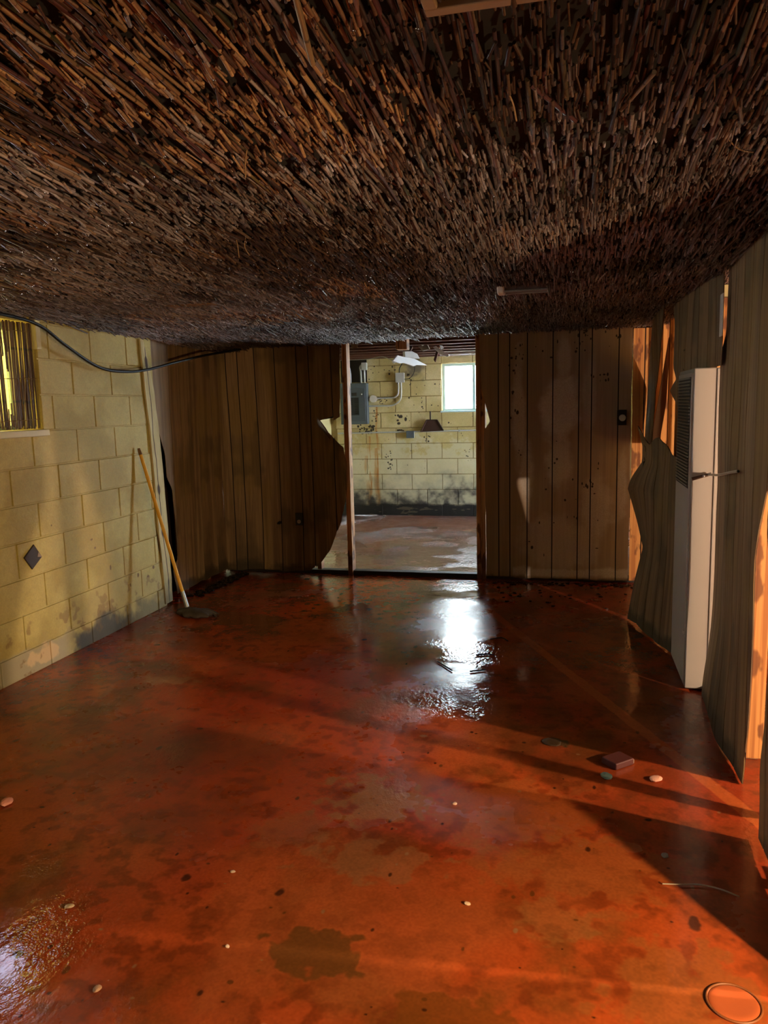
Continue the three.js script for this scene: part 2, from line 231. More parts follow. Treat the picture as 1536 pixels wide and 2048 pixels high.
// far wall, face at z = -9.88; window x -1.61 .. -0.80
const wallFar = struct(group('wall_far'), 'cream painted concrete block wall of the far room with rust streaks and black mould', 'wall');
{
  const f = ZF - 0.009, uv = (x, y) => [x, y], x0 = -1.61, x1 = -0.80;
  const parts = [box(-3.35, x0, 0, 2.3, -10.15, f), box(x0, x1, 0, WY0, -10.15, f), box(x0, x1, WY1, 2.3, -10.15, f), box(x1, 1.2, 0, 2.3, -10.15, f)];
  mesh('mortar', uvBy(mergeGeometries(parts), uv), M.farMortar, wallFar);
  blocks(wallFar, M.farBlock, -3.05, -0.6, -2.43, [x0, x1, WY0, WY1], (s, e, a, bb, j) => rbox(s, e, a, bb, ZF - 0.04, ZF + j, 0.0035), uv);
}
// outer walls that close the basement (outside the frame)
{
  // far room right wall with an open bulkhead doorway to daylight
  const w = mesh('wall_bulkhead', mergeGeometries([box(0.95, 1.2, 0, 2.3, -8.35, ZP - 0.1), box(0.95, 1.2, 0, 2.3, -9.9, -9.3), box(0.95, 1.2, 1.98, 2.3, -9.3, -8.35)]), M.plainBlock); struct(w, 'block wall of the far room with an open outside doorway', 'wall');
  struct(mesh('wall_right', box(4.0, 4.3, 0, 2.3, -6.6, 2.8), M.plainBlock), 'outer block wall of the side room', 'wall');
  struct(mesh('wall_back', box(-3.35, 4.3, 0, 2.3, 2.6, 2.8), M.plainBlock), 'block wall behind the camera', 'wall');
  struct(mesh('wall_blocker', box(0.74, 4.0, 0, 2.3, -1.86, -1.76), M.drywall), 'added unseen wall keeping the side room bulb off the open area', 'wall');  // added out of view to block the side room bulb
  struct(mesh('wall_side', box(0.76, 4.3, 0, 2.3, -6.6, -6.42), M.plainBlock), 'wall closing the side room', 'wall');
}

// ---------------------------------------------------------------- windows
function windowUnit(name, n, place, w, h, label) {
  const g = group(name); struct(g, label, 'window');
  const fr = 0.03, t = 0.03;
  const P = (geo) => place(geo);
  const sh = new THREE.Shape(); sh.moveTo(-w / 2, 0); sh.lineTo(w / 2, 0); sh.lineTo(w / 2, h); sh.lineTo(-w / 2, h); sh.closePath();
  for (const s of [-1, 1]) { const hole = new THREE.Path(); const a = s < 0 ? -w / 2 + fr : fr / 2, b = s < 0 ? -fr / 2 : w / 2 - fr; hole.moveTo(a, fr); hole.lineTo(a, h - fr); hole.lineTo(b, h - fr); hole.lineTo(b, fr); hole.closePath(); sh.holes.push(hole); }
  mesh('window_frame', P(new THREE.ExtrudeGeometry(sh, { depth: t, bevelEnabled: true, bevelSize: 0.003, bevelThickness: 0.003, bevelSegments: 1 })), M.frameTeal, g);
  return { g, P, fr, w, h };
}
{ // far window
  const u = windowUnit('window_1', 1, (geo) => geo.translate(-1.205, WY0, ZF - 0.10), 0.81, 0.609, 'small bright window high in the far block wall');
  for (const s of [-1, 1]) mesh('pane', u.P(box(s < 0 ? -0.375 : 0.015, s < 0 ? -0.015 : 0.375, 0.03, 0.579, 0.012, 0.014)), M.glass, u.g);
  mesh('window_sill', rbox(-1.63, -0.78, WY0 - 0.012, WY0 + 0.01, ZF - 0.09, ZF + 0.012, 0.004), M.frameTeal, u.g);
}
{ // left window, near pane tinted to dim its glare, far pane tinted for the leak colour
  const place = (geo) => { geo.rotateY(Math.PI / 2); return geo.translate(XL - 0.20, WY0, -(WZ0 + WZ1) / 2); };
  const u = windowUnit('window_2', 2, place, 0.81, 0.609, 'basement window in the cream block wall, hung with a tattered reed mat');
  for (const s of [-1, 1]) mesh('pane', u.P(box(s < 0 ? -0.375 : 0.015, s < 0 ? -0.015 : 0.375, 0.03, 0.579, 0.012, 0.014)), s < 0 ? M.dimGlass : M.yellowPane, u.g);
  mesh('window_sill', rbox(XL - 0.19, XL + 0.035, WY0 - 0.03, WY0 + 0.008, -WZ1 - 0.01, -WZ0 + 0.01, 0.006), std('#d6cfae', 0.6), u.g);
  const tr = rbox(XL - 0.02, XL + 0.012, WY0 + 0.46, WY1 + 0.02, -WZ1 - 0.03, -WZ1 + 0.01, 0.004);
  mesh('window_trim', tr, std('#c9bb86', 0.6), u.g);
}
{ // unseen window added in the left wall to give the partition cool fill
  const place = (geo) => { geo.rotateY(Math.PI / 2); return geo.translate(XL - 0.20, WY0, -0.595); };
  const u = windowUnit('window_3', 3, place, 0.81, 0.609, 'unseen basement window added beside the camera for cool fill');
  for (const s of [-1, 1]) mesh('pane', u.P(box(s < 0 ? -0.375 : 0.015, s < 0 ? -0.015 : 0.375, 0.03, 0.579, 0.012, 0.014)), M.glass, u.g);
  mesh('window_sill', rbox(XL - 0.19, XL + 0.035, WY0 - 0.03, WY0 + 0.008, -1.01, -0.18, 0.006), std('#d6cfae', 0.6), u.g);
}
{ // reed mat hanging in the left window
  const mat = group('reed_window_mat'); tag(mat, 'tattered brown reed mat hanging over the window in the left block wall', 'reed mat');
  const geo = new THREE.CylinderGeometry(0.0042, 0.0042, 1, 6, 1);
  const tones = ['#5b3a22', '#6d4830', '#7a5c44', '#4a2c1a', '#8a6a4c'].map((c) => { const m = M.reed.clone(); m.color = new THREE.Color(c); return m; });
  for (let z = -3.845; z < -3.50; z += 0.0062) {
    const open = smooth(0.45, 0.65, vn(z * 22, 4)) * (z > -3.79 ? 1 : 0); if (rnd() < 0.16 * open) continue;
    let top = 1.966 + rr(-0.006, 0.004), bot = WY0 + 0.012 + rr(0, 0.02);
    const gap = rnd() < 0.85 * open;
    const segs = gap ? [[bot, bot + rr(0.03, 0.13)], [top - rr(0.06, 0.30), top]] : [[bot, top]];
    for (const [a, b] of segs) { const o = mesh('reed', geo, tones[Math.floor(rnd() * 5)], mat); o.scale.set(rr(0.8, 1.2), b - a, rr(0.8, 1.2)); o.position.set(XL - 0.03 + rr(-0.008, 0.008), (a + b) / 2, z); o.rotation.x = rr(-0.03, 0.03); o.rotation.z = rr(-0.012, 0.012); }
  }
  for (const y of [1.92, 1.66, 1.43]) mesh('binding_cord', rod([XL - 0.02, y, -3.85], [XL - 0.02, y - 0.01, -3.5], 0.0018), std('#6a5136', 0.9), mat);
}

// ---------------------------------------------------------------- ceiling of reeds
const CY = 2.02;
const sag = (x, z) => -0.03 * smooth(-4.6, -6.2, z) * smooth(-0.4, -2.0, x) - 0.012 * (fbm(x * 0.9, z * 0.9 + 5, 2) - 0.4) - 0.03 * smooth(-2.6, -2.95, x) * smooth(-3, -4.6, z);
const ceiling = struct(group('ceiling'), 'low ceiling of dark wet reed matting with grey mould patches', 'ceiling');
{
  const geoB = new THREE.PlaneGeometry(3.72, 8.2, 30, 60); geoB.rotateX(Math.PI / 2); geoB.translate(-1.12, 0, -2.2);
  const top = geoB.clone(), p = geoB.attributes.position; for (let i = 0; i < p.count; i++) p.setY(i, CY + 0.012 + sag(p.getX(i), p.getZ(i)));
  geoB.computeVertexNormals();
  mesh('mat_backing', geoB, std('#170d08', 0.95), ceiling);
  mesh('ceiling_slab', box(-3.35, 4.3, 2.3, 2.5, -10.15, 2.8), std('#2a1d14', 0.95), ceiling);
  const bend = (r0) => { const g = new THREE.CylinderGeometry(r0, r0 * 0.9, 1, 6, 2); g.rotateX(Math.PI / 2); return g; };
  const g1 = bend(0.5);
  const list = [];
  const N = 56000;
  const col = new THREE.Color();
  for (let i = 0; i < N; i++) {
    const z = 0.2 - 6.45 * Math.pow(rnd(), 0.85), x = rr(-2.96, 0.72);
    if (z > 0.1) continue;
    const stub = rnd() < 0.84, len = stub ? rr(0.012, 0.06) : rr(0.09, 0.28), d = stub ? rr(0.0035, 0.0085) : rr(0.006, 0.011);
    const tilt = stub ? rr(0.0, 0.35) : rr(0.0, 0.05) + (rnd() < 0.05 ? rr(0.03, 0.15) : 0);
    const y = CY - rr(-0.004, 0.012) + sag(x, z) - Math.sin(tilt) * len * 0.3 - (stub ? rr(0, 0.006) : 0);
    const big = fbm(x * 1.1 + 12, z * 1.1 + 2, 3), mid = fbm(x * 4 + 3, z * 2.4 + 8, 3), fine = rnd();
    // reed tone: tan to dark brown, mildewed grey in patches, blackened elsewhere as painted lamp falloff
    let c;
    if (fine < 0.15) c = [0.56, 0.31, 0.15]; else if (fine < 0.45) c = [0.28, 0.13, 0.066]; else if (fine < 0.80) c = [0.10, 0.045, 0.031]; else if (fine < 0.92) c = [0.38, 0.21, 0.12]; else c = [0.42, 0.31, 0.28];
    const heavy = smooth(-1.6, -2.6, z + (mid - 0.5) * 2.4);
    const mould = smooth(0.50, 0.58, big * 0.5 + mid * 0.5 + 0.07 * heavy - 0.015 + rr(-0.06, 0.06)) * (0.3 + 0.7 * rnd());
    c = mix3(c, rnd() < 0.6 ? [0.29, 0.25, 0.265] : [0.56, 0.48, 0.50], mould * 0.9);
    const lampFalloff = smooth(0.43, 0.55, fbm(x * 1.9 + 50, z * 1.4 + 31, 4) + 0.05 * heavy + rr(-0.05, 0.05)); c = mix3(c, [0.018, 0.010, 0.009], lampFalloff * 0.80 * (1 - 0.75 * mould));  // blackening paints the ceiling shade away from the lamp
    list.push({ x, y, z, len, d, tilt, yaw: rr(-0.05, 0.05) + (rnd() < (stub ? 0.2 : 0.04) ? rr(-0.35, 0.35) : 0), roll: rr(0, 6.28), c });
  }
  // those that show largest are parts of their own
  const M4 = new THREE.Matrix4(); camera.updateMatrixWorld(); const view = new THREE.Matrix4().copy(camera.matrixWorld).invert(), pt = new THREE.Vector3();
  const tanY = Math.tan(THREE.MathUtils.degToRad(67.59 / 2)), tanX = tanY * 0.75;
  for (const r of list) { pt.set(r.x, r.y, r.z).applyMatrix4(view); const vis = pt.z < -0.2 && Math.abs(pt.x / pt.z) < tanX * 1.02 && Math.abs(pt.y / pt.z) < tanY * 1.02; r.size = vis ? r.len * r.d / (pt.z * pt.z) : 0; }
  list.sort((a, b) => b.size - a.size);
  const mats = new Map();
  const o3 = new THREE.Object3D();
  const pose = (o, r) => { o.position.set(r.x, r.y, r.z); o.rotation.set(-r.tilt, r.yaw, r.roll, 'YXZ'); o.scale.set(r.d, r.d, r.len); };
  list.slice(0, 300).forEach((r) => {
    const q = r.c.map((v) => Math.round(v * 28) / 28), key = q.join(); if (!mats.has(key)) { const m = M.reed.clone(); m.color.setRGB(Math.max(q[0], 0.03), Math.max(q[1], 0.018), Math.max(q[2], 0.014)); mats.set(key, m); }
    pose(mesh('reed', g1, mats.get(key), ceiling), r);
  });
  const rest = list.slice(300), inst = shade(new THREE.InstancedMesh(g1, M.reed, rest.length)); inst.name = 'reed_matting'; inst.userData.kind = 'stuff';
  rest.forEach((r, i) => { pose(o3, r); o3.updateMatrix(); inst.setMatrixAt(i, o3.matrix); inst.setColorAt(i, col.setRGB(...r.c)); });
  ceiling.add(inst);
  // water beads at the hanging tips
  const drops = rest.filter((r) => r.size > 0 && hash(r.x * 9999, r.z * 9999) < 0.09), di = shade(new THREE.InstancedMesh(new THREE.SphereGeometry(1, 8, 6), M.water, drops.length)); di.name = 'water_beads'; di.userData.kind = 'stuff';
  drops.forEach((r, i) => { const s = 0.0016 + 0.0022 * hash(i, 7); o3.position.set(r.x, r.y - r.d * 0.5 - Math.sin(r.tilt) * r.len * 0.5 - s * 0.4, r.z - r.len * 0.5); o3.rotation.set(0, 0, 0); o3.scale.set(s, s * 1.3, s); o3.updateMatrix(); di.setMatrixAt(i, o3.matrix); });
  ceiling.add(di);
}

// ---------------------------------------------------------------- bent sheets of grooved panelling
// s runs along the wall, v up; P(s, v) gives the point; L(v) and R(v) are the torn edges
function strip(sA, sB, o, off, th) {
  const nv = o.nv ?? 22, nc = Math.max(2, Math.ceil(Math.abs(sB(1) - sA(1)) / 0.05)), F = [], dirS = o.flip ? -1 : 1;
  const pos = [], uv = [], idx = [];
  const N = (s, v) => { const e = 0.004, a = new THREE.Vector3(...o.P(s + e, v)).sub(new THREE.Vector3(...o.P(s - e, v))), b = new THREE.Vector3(...o.P(s, v + e)).sub(new THREE.Vector3(...o.P(s, v - e))); return a.cross(b).normalize().multiplyScalar(dirS); };
  const rows = [];
  for (let j = 0; j <= nv; j++) {
    const t = j / nv, vn0 = lerp(o.v0, o.v1, t); const a = sA(vn0), b = sB(vn0); const row = []; row.w = b - a;
    for (let i = 0; i <= nc; i++) { const s = b > a ? lerp(a, b, i / nc) : a; const v = lerp(o.bot ? o.bot(s) : o.v0, o.top ? o.top(s) : o.v1, t); row.push([s, v]); }
    rows.push(row);
  }
  if (!rows.some((r) => r.w > 0.0005)) return null;
  const cols = nc + 1;
  for (const side of [0, 1]) for (const r of rows) for (const [s, v] of r) { const p = o.P(s, v), n = N(s, v), k = off - side * th; pos.push(p[0] + n.x * k, p[1] + n.y * k, p[2] + n.z * k); uv.push(o.uv ? o.uv(s, v)[0] : s, o.uv ? o.uv(s, v)[1] : v); }
  const B = rows.length * cols, quad = (a, b, c, d, f) => f ? idx.push(a, b, c, a, c, d) : idx.push(a, c, b, a, d, c);
  const front = !o.flip;
  for (let j = 0; j < nv; j++) { if (rows[j].w < 0.0005 && rows[j + 1].w < 0.0005) continue; for (let i = 0; i < nc; i++) { const a = j * cols + i, b = a + 1, c = b + cols, d = a + cols; quad(a, b, c, d, front); quad(B + a, B + b, B + c, B + d, !front); } }
  const rim = (a, b, f) => { const k = pos.length / 3; for (const q of [a, b, B + b, B + a]) { pos.push(pos[3 * q], pos[3 * q + 1], pos[3 * q + 2]); uv.push(uv[2 * q], uv[2 * q + 1]); } quad(k, k + 1, k + 2, k + 3, f); };
  for (let j = 0; j < nv; j++) { if (rows[j].w < 0.0005 && rows[j + 1].w < 0.0005) continue; rim(j * cols, (j + 1) * cols, front); rim(j * cols + nc, (j + 1) * cols + nc, !front); }
  for (let i = 0; i < nc; i++) { if (rows[0].w > 0.0005) rim(i, i + 1, !front); if (rows[nv].w > 0.0005) rim(nv * cols + i, nv * cols + i + 1, front); }
  const g = new THREE.BufferGeometry(); g.setAttribute('position', new THREE.Float32BufferAttribute(pos, 3)); g.setAttribute('uv', new THREE.Float32BufferAttribute(uv, 2)); g.setIndex(idx); g.computeVertexNormals(); return g;
}
function panelSheet(name, o, grooves, mat, parent, label) {
  const g = group(name, parent); if (label) g.userData.label = label;
  const L = o.L, R = o.R, ends = [-99, ...grooves, 99];
  const inset = 0.004;
  const back = strip((v) => L(v) + inset, (v) => R(v) - inset, { ...o, bot: o.bot && ((s) => o.bot(s) + 0.004) }, -0.0035, 0.0025); if (back) mesh('backing', back, M.groove, g);
  for (let i = 0; i + 1 < ends.length; i++) {
    const a = (v) => Math.max(L(v), ends[i] + 0.0042), b = (v) => Math.max(Math.min(R(v), ends[i + 1] - 0.0042), a(v));
    const sh = rr(-0.6, 0.6), q = strip(a, b, o.free ? o : { ...o, uv: (s, v) => [s + sh, v] }, 0, 0.0038);
    if (q) mesh('plank', q, mat, g);
  }
  return g;
}
const ragged = (f, amp, freq, k = 0) => (v) => f(v) + amp * (fbm(v * freq + k, k, 3) - 0.5) * 2;

// ---------------------------------------------------------------- partition wall with the doorway
const partition = struct(group('wall_partition'), 'stud partition with torn brown wood panelling and an open doorway', 'wall');
const stud = (x0, x1, y0, y1, z0, z1, name, parent, mat = M.pine) => { const k = rr(0, 3); return mesh(name, uvBy(rbox(x0, x1, y0, y1, z0, z1, 0.003), (x, y, z, nx, ny, nz) => [(Math.abs(nx) > 0.5 ? z : x) + k, y]), mat, parent); };
{
  const zf = ZP, zb = ZP - 0.089;
  for (const x of [-2.96, -2.56, -2.16]) stud(x, x + 0.038, 0.038, 2.0, zb, zf - 0.01, 'stud', partition);
  stud(-1.872, -1.83, 0.0, 2.04, zb, zf + 0.012, 'door_stud', partition);
  stud(-0.748, -0.712, 0.0, 2.04, zb, zf + 0.008, 'door_stud', partition);
  stud(-0.71, -0.672, 0.0, 2.04, zb, zf + 0.004, 'door_stud', partition);
  for (const x of [-0.3, 0.1, 0.5]) stud(x, x + 0.038, 0.038, 2.0, zb, zf - 0.01, 'stud', partition);
  mesh('sill_plate', rbox(-3.0, 0.74, 0.0, 0.036, zb, zf - 0.004, 0.004), M.wetPlate, partition);
  mesh('top_plate', rbox(-3.0, 0.74, 2.03, 2.1, zb, zf - 0.012, 0.004), M.joist, partition);
  // left of the doorway
  const Rl = poly([[0.0, -2.26], [0.033, -2.221], [0.102, -2.121], [0.225, -2.034], [0.451, -1.945], [0.66, -1.880], [0.751, -1.868], [1.0, -1.868], [1.117, -1.882], [1.24, -2.012], [1.372, -2.101], [1.376, -1.905], [2.0, -1.878]]);
  const Ll = poly([[0, -3.0], [2.02, -3.03]]);
  const wob = (x, y) => 0.012 * (fbm(x * 2.5, y * 1.3, 3) - 0.5) * 2;
  const left = panelSheet('wood_panel', { L: ragged(Ll, 0.006, 3, 4), R: ragged(Rl, 0.008, 7, 1), v0: 0.03, v1: 2.0, nv: 60, bot: (s) => 0.012 + 0.03 * fbm(s * 9, 2, 3), top: (s) => 1.99 + 0.02 * fbm(s * 14, 5, 2), P: (x, y) => [x + 0.018 * Math.sin((1.9 - y) * 1.4) * (x < -2.5 ? 1 : 0.5), y, ZP + 0.028 + wob(x, y) - 0.05 * smooth(-2.05, -1.86, x) * (1 - smooth(0.3, 0.9, y)) + 0.03 * smooth(-2.75, -3.0, x)] }, [-2.915, -2.815, -2.66, -2.475, -2.275, -2.168, -1.968], M.panel, partition, 'dark brown grooved panelling left of the doorway, torn at its edge');
  // the curled tear
  const curl = strip(() => 0, () => 0.1, { v0: 0, v1: 0.2, nv: 10, P: (s, v) => { const x = lerp(-2.10, -1.99, v / 0.2), y = lerp(1.368, 1.20, v / 0.2), k = s * (1 - 0.6 * v / 0.2); return [x + k * 0.25, y - k * 0.75 + 0.01, ZP + 0.04 + 0.05 * Math.sin(k * 14)]; } }, 0, 0.003);
  mesh('torn_flap', curl, M.panelBack, left);
  // right of the doorway
  const Lr = poly([[0, -0.668], [0.56, -0.670], [1.02, -0.678], [1.25, -0.684], [1.32, -0.632], [1.42, -0.66], [1.6, -0.70], [2.0, -0.716]]);
  panelSheet('wood_panel', { free: true, L: ragged(Lr, 0.003, 9, 3), R: ragged(() => 0.462, 0.004, 4, 8), v0: 0.02, v1: 2.02, nv: 60, bot: (s) => 0.015 + 0.02 * fbm(s * 8, 9, 3), top: (s) => 2.0 + 0.03 * fbm(s * 12, 6, 2) + 0.012 * s, P: (x, y) => [x, y, ZP + 0.014 + 0.016 * (fbm(x * 2.2 + 4, y * 1.2, 3) - 0.5) * 2 + 0.03 * (1 - smooth(0.0, 0.25, y)) * smooth(-0.6, -0.2, x)] }, [-0.564, -0.473, -0.334, -0.135, 0.066, 0.163, 0.364], M.sheenPanel, partition, 'grooved brown panelling right of the doorway, paled by painted sheen and daylight');
  panelSheet('wood_panel', { L: ragged(() => 0.47, 0.003, 5, 2), R: () => 0.70, v0: 0.02, v1: 2.0, nv: 14, P: (x, y) => [x, y, ZP + 0.006] }, [0.556], M.oldPine, partition, 'narrow strip of panelling in the corner of the partition');
  panelSheet('wood_panel', { L: () => 0.72, R: () => 3.9, v0: 0.0, v1: 2.2, nv: 4, P: (x, y) => [x, y, ZP - 0.05] }, [0.82, 0.95, 1.05, 1.2, 1.3, 1.42, 1.6, 1.8, 2.1], M.oldPine, partition, 'panelling of the room behind the right wall');
}
// panelled stretch of the left wall up to the corner
{
  const w = struct(group('wall_corner'), 'dark brown panelled stretch of wall between the block wall and the corner', 'wall');
  for (const z of [-5.14, -5.55, -5.95, -6.25]) stud(-3.11, -3.03, 0, 2.05, z - 0.038, z, 'stud', w);
  const Lz = poly([[0, 5.36], [0.08, 5.36], [0.22, 5.31], [0.3, 5.40], [0.6, 5.385], [0.86, 5.36], [0.95, 5.28], [1.13, 5.27], [1.32, 5.20], [1.63, 5.13], [2.0, 5.02]]);
  panelSheet('wood_panel', { flip: false, L: ragged(Lz, 0.01, 8, 5), R: () => 6.30, v0: 0.02, v1: 1.98, nv: 50, bot: (s) => 0.008 + 0.03 * fbm(s * 9, 4, 3), P: (s, y) => [-2.99 - 0.025 * Math.sin((s - 5.1) * 2.6) * (1 - 0.4 * y) + 0.02 * (fbm(s * 3, y * 1.4, 3) - 0.5), y, -s] }, [5.40, 5.57, 5.73, 5.86, 6.10, 6.25], M.panel, w, 'warped dark brown panelling with a torn near edge');
  mesh('dark_liner', box(-3.13, -3.112, 0, 2.1, -6.36, -5.1), std('#2a1a10', 0.9), w);
}
// flaking cream strip where the block wall ends
{
  const Lo = poly([[0, 5.055], [0.15, 5.05], [0.56, 5.01], [1.0, 5.0], [1.33, 4.98], [1.64, 4.94], [1.95, 4.918]]), Ro = poly([[0, 5.165], [0.13, 5.162], [0.53, 5.157], [0.99, 5.147], [1.32, 5.114], [1.63, 5.078], [1.95, 4.967]]);
  const crackMap = colorTex(128, 1024, (u, v) => { const y = v * 2.1, n = fbm(u * 3, y * 9, 4), k = Math.abs(u - 0.45 - 0.5 * (fbm(y * 4, 2, 3) - 0.5)); let c = mix3([206, 190, 140], [176, 156, 104], n); c = mix3(c, [48, 26, 16], (1 - smooth(0.02, 0.06 + 0.22 * smooth(0.52, 0.68, fbm(y * 6, 9, 2)), k)) * 0.95); return mix3(c, [66, 54, 34], (1 - smooth(0.05, 0.3, y + (n - 0.5) * 0.3)) * 0.6); }, [1 / 0.12, 1 / 2.1]);
  const g = group('trim_1'); struct(g, 'flaking cream strip covering the end of the block wall', 'trim');
  mesh('board', strip(ragged(Lo, 0.008, 10, 2), ragged(Ro, 0.008, 9, 7), { v0: 0.02, v1: 1.96, nv: 50, P: (s, y) => [XL + 0.016 - 0.06 * (s - 5.0) + 0.006 * (fbm(s * 20, y * 6, 2) - 0.5), y, -s], uv: (s, y) => [s - Lo(y), y] }, 0, 0.012), new THREE.MeshStandardMaterial({ map: crackMap, roughness: 0.7 }), g);
}

// ---------------------------------------------------------------- right wall: studs and torn panels
const wallStud = struct(group('wall_studs'), 'right stud wall with torn and curling wood panelling', 'wall');
{
  const xf = 0.665, xb = 0.754;
  for (const z of [-1.90, -2.30, -2.70, -3.13, -3.53, -4.50, -4.90, -5.31, -5.71, -6.12]) stud(xf, xb, 0.036, 2.06, z - 0.038, z, 'stud', wallStud, M.oldPine);
  mesh('bottom_plate', rbox(xf, xb, 0, 0.036, -6.3, -3.2, 0.003), M.pine, wallStud); mesh('bottom_plate', rbox(xf, xb, 0, 0.036, -2.42, -1.86, 0.003), M.pine, wallStud);
  mesh('top_plate', rbox(xf, xb, 2.06, 2.3, -6.3, -1.86, 0.003), M.joist, wallStud);
  for (const [z0, z1, y0, y1] of [[-4.66, -4.42, 0, 2.06], [-4.83, -4.665, 0.93, 2.06], [-5.31, -4.835, 0, 2.06], [-5.57, -5.335, 0, 2.06]]) mesh('blocker_board', uvBy(rbox(xb, xb + 0.018, y0, y1, z0, z1, 0.003), (x, y, z) => [z, y]), M.oldPine, wallStud);  // boards added out of sight to block the bulb from the partition
  const wob = (s, v, k) => 0.016 * (fbm(s * 2.4 + k, v * 1.2 + k, 3) - 0.5) * 2;
  // upper sheet from the heater to the near end of the wall, torn below
  const Ru = poly([[0, 2.965], [0.1, 2.95], [0.3, 2.92], [0.62, 2.89], [0.9, 2.88], [1.1, 2.80], [1.23, 2.72], [1.3, 2.5], [1.34, 1.87], [2.04, 1.87]]);
  panelSheet('wood_panel', { flip: true, L: (s) => -99, R: (s) => 99, ...{}, L: (v) => Ru(v) + 0.004 * (fbm(v * 14, 3, 3) - 0.5) * 2, R: poly([[0, 3.875], [0.25, 3.852], [0.8, 3.852], [1.3, 3.85], [1.65, 3.85], [1.75, 3.74], [2.04, 3.68]]), v0: 0.0, v1: 2.04, nv: 60, bot: (s) => 0.003 + 0.006 * fbm(s * 8, 3, 3), P: (s, y) => [0.645 + wob(s, y, 2) + 0.03 * smooth(3.3, 3.8, s) - 0.03 * (1 - smooth(0, 0.5, y)) * smooth(3.1, 3.5, s) + 0.02 * smooth(3.0, 2.8, s) * (1 - smooth(0.2, 0.9, y)), y, -s] }, [2.1, 2.3, 2.45, 2.62, 2.78, 2.95, 3.1, 3.24, 3.38, 3.46, 3.62], M.panel, wallStud, 'tall grooved panel between the white heater and the camera');
  // low near piece
  panelSheet('wood_panel', { flip: true, L: () => 1.87, R: ragged(poly([[0, 2.57], [0.24, 2.57], [0.42, 2.53], [0.6, 2.52], [0.72, 2.54], [0.95, 2.61], [1.03, 2.68], [1.3, 2.70]]), 0.01, 8, 6), v0: 0.0, v1: 1.32, nv: 30, bot: (s) => 0.008 + 0.02 * fbm(s * 8, 7, 3), P: (s, y) => [0.61 + wob(s, y, 9) + 0.02 * smooth(0.3, 1.2, y), y, -s] }, [1.98, 2.1, 2.2, 2.31, 2.42, 2.5], M.panel, wallStud, 'low torn piece of panelling nearest the camera');
  // above and beyond the heater
  panelSheet('wood_panel', { flip: true, L: () => 3.70, R: ragged(poly([[1.10, 4.45], [1.36, 4.5], [1.42, 4.72], [1.49, 4.95], [1.52, 5.05], [1.56, 4.74], [1.64, 4.88], [1.9, 4.88], [2.04, 5.0]]), 0.01, 9, 4), v0: 1.10, v1: 2.04, nv: 30, bot: (s) => s < 4.46 ? 1.60 : 1.1, P: (s, y) => [0.60 + 0.05 * smooth(4.3, 3.8, s) + wob(s, y, 5), y, -s] }, [3.85, 3.98, 4.12, 4.22, 4.4, 4.58, 4.7], M.panel, wallStud, 'dark panelling above the white heater');
  // hanging strip in the corner
  const Ls = poly([[1.15, 5.62], [1.5, 5.58], [1.8, 5.20], [2.02, 4.9]]), Rs = poly([[1.15, 6.25], [1.55, 6.28], [1.8, 6.05], [2.02, 5.72]]);
  panelSheet('wood_panel', { flip: true, L: ragged(Ls, 0.012, 6, 3), R: ragged(Rs, 0.012, 6, 9), v0: 1.12, v1: 2.02, nv: 24, P: (s, y) => [0.555 + 0.01 * Math.sin(y * 5) + 0.02 * (s - 5.6), y, -s] }, [5.2, 5.45, 5.68, 5.85, 6.05], M.panel, wallStud, 'strip of torn panelling hanging in the right corner');
  // lower sheet that has come away and bows into the room
  const edge = [[0.0, 0.39], [0.26, 0.428], [0.495, 0.473], [0.66, 0.43], [0.809, 0.385], [0.89, 0.36], [0.96, 0.385], [1.06, 0.45], [1.15, 0.455], [1.283, 0.423]];
  const ex = poly(edge), exs = poly([[0, 0.39], [0.6, 0.44], [1.28, 0.44]]), topS = (s) => { const q = 0.86 - s; return 1.30 - 0.22 * q / 0.86 - 0.09 * smooth(0.0, 0.07, q) * (1 - smooth(0.1, 0.3, q)) + 0.03 * (fbm(s * 12, 3, 3) - 0.5); };
  panelSheet('wood_panel', { flip: true, L: () => 0, R: () => 0.86, v0: 0, v1: 1.28, nv: 44, bot: (s) => 0.005 + 0.02 * fbm(s * 7, 5, 3), top: topS, P: (s, y) => {
    const t = s / 0.86, x0 = 0.615, x1 = ex(y), z0 = -4.38, z1 = -5.2; const u = clamp(1 - t);          // u = 1 at the heater, 0 at the loose edge
    return [lerp(exs(y), x0, Math.pow(u, 0.8)) + (x1 - exs(y)) * Math.pow(1 - u, 4) - 0.035 * Math.sin(u * Math.PI) * (1 - smooth(0.0, 0.7, y)) + 0.008 * Math.sin(y * 4 + s * 5), y, lerp(z1, z0, u)]; } , uv: null, ...{ L: () => 0, R: () => 0.86 } }, [0.14, 0.30, 0.40, 0.56, 0.7], M.panel, wallStud, 'loose panelling sheet bowing into the room beside the white heater');
  // grey-pink paper behind the hole
  mesh('paper_strip', strip(() => 0, () => 1, { v0: 1.15, v1: 1.88, nv: 14, P: (s, y) => { const t = (1.88 - y) / 0.73; return [lerp(0.665, 0.56, t) + s * lerp(0.01, 0.06, Math.min(1, t * 1.6)), y, -5.75 - 0.02 * s]; } }, 0, 0.004), std('#a8928c', 0.85), wallStud);
}

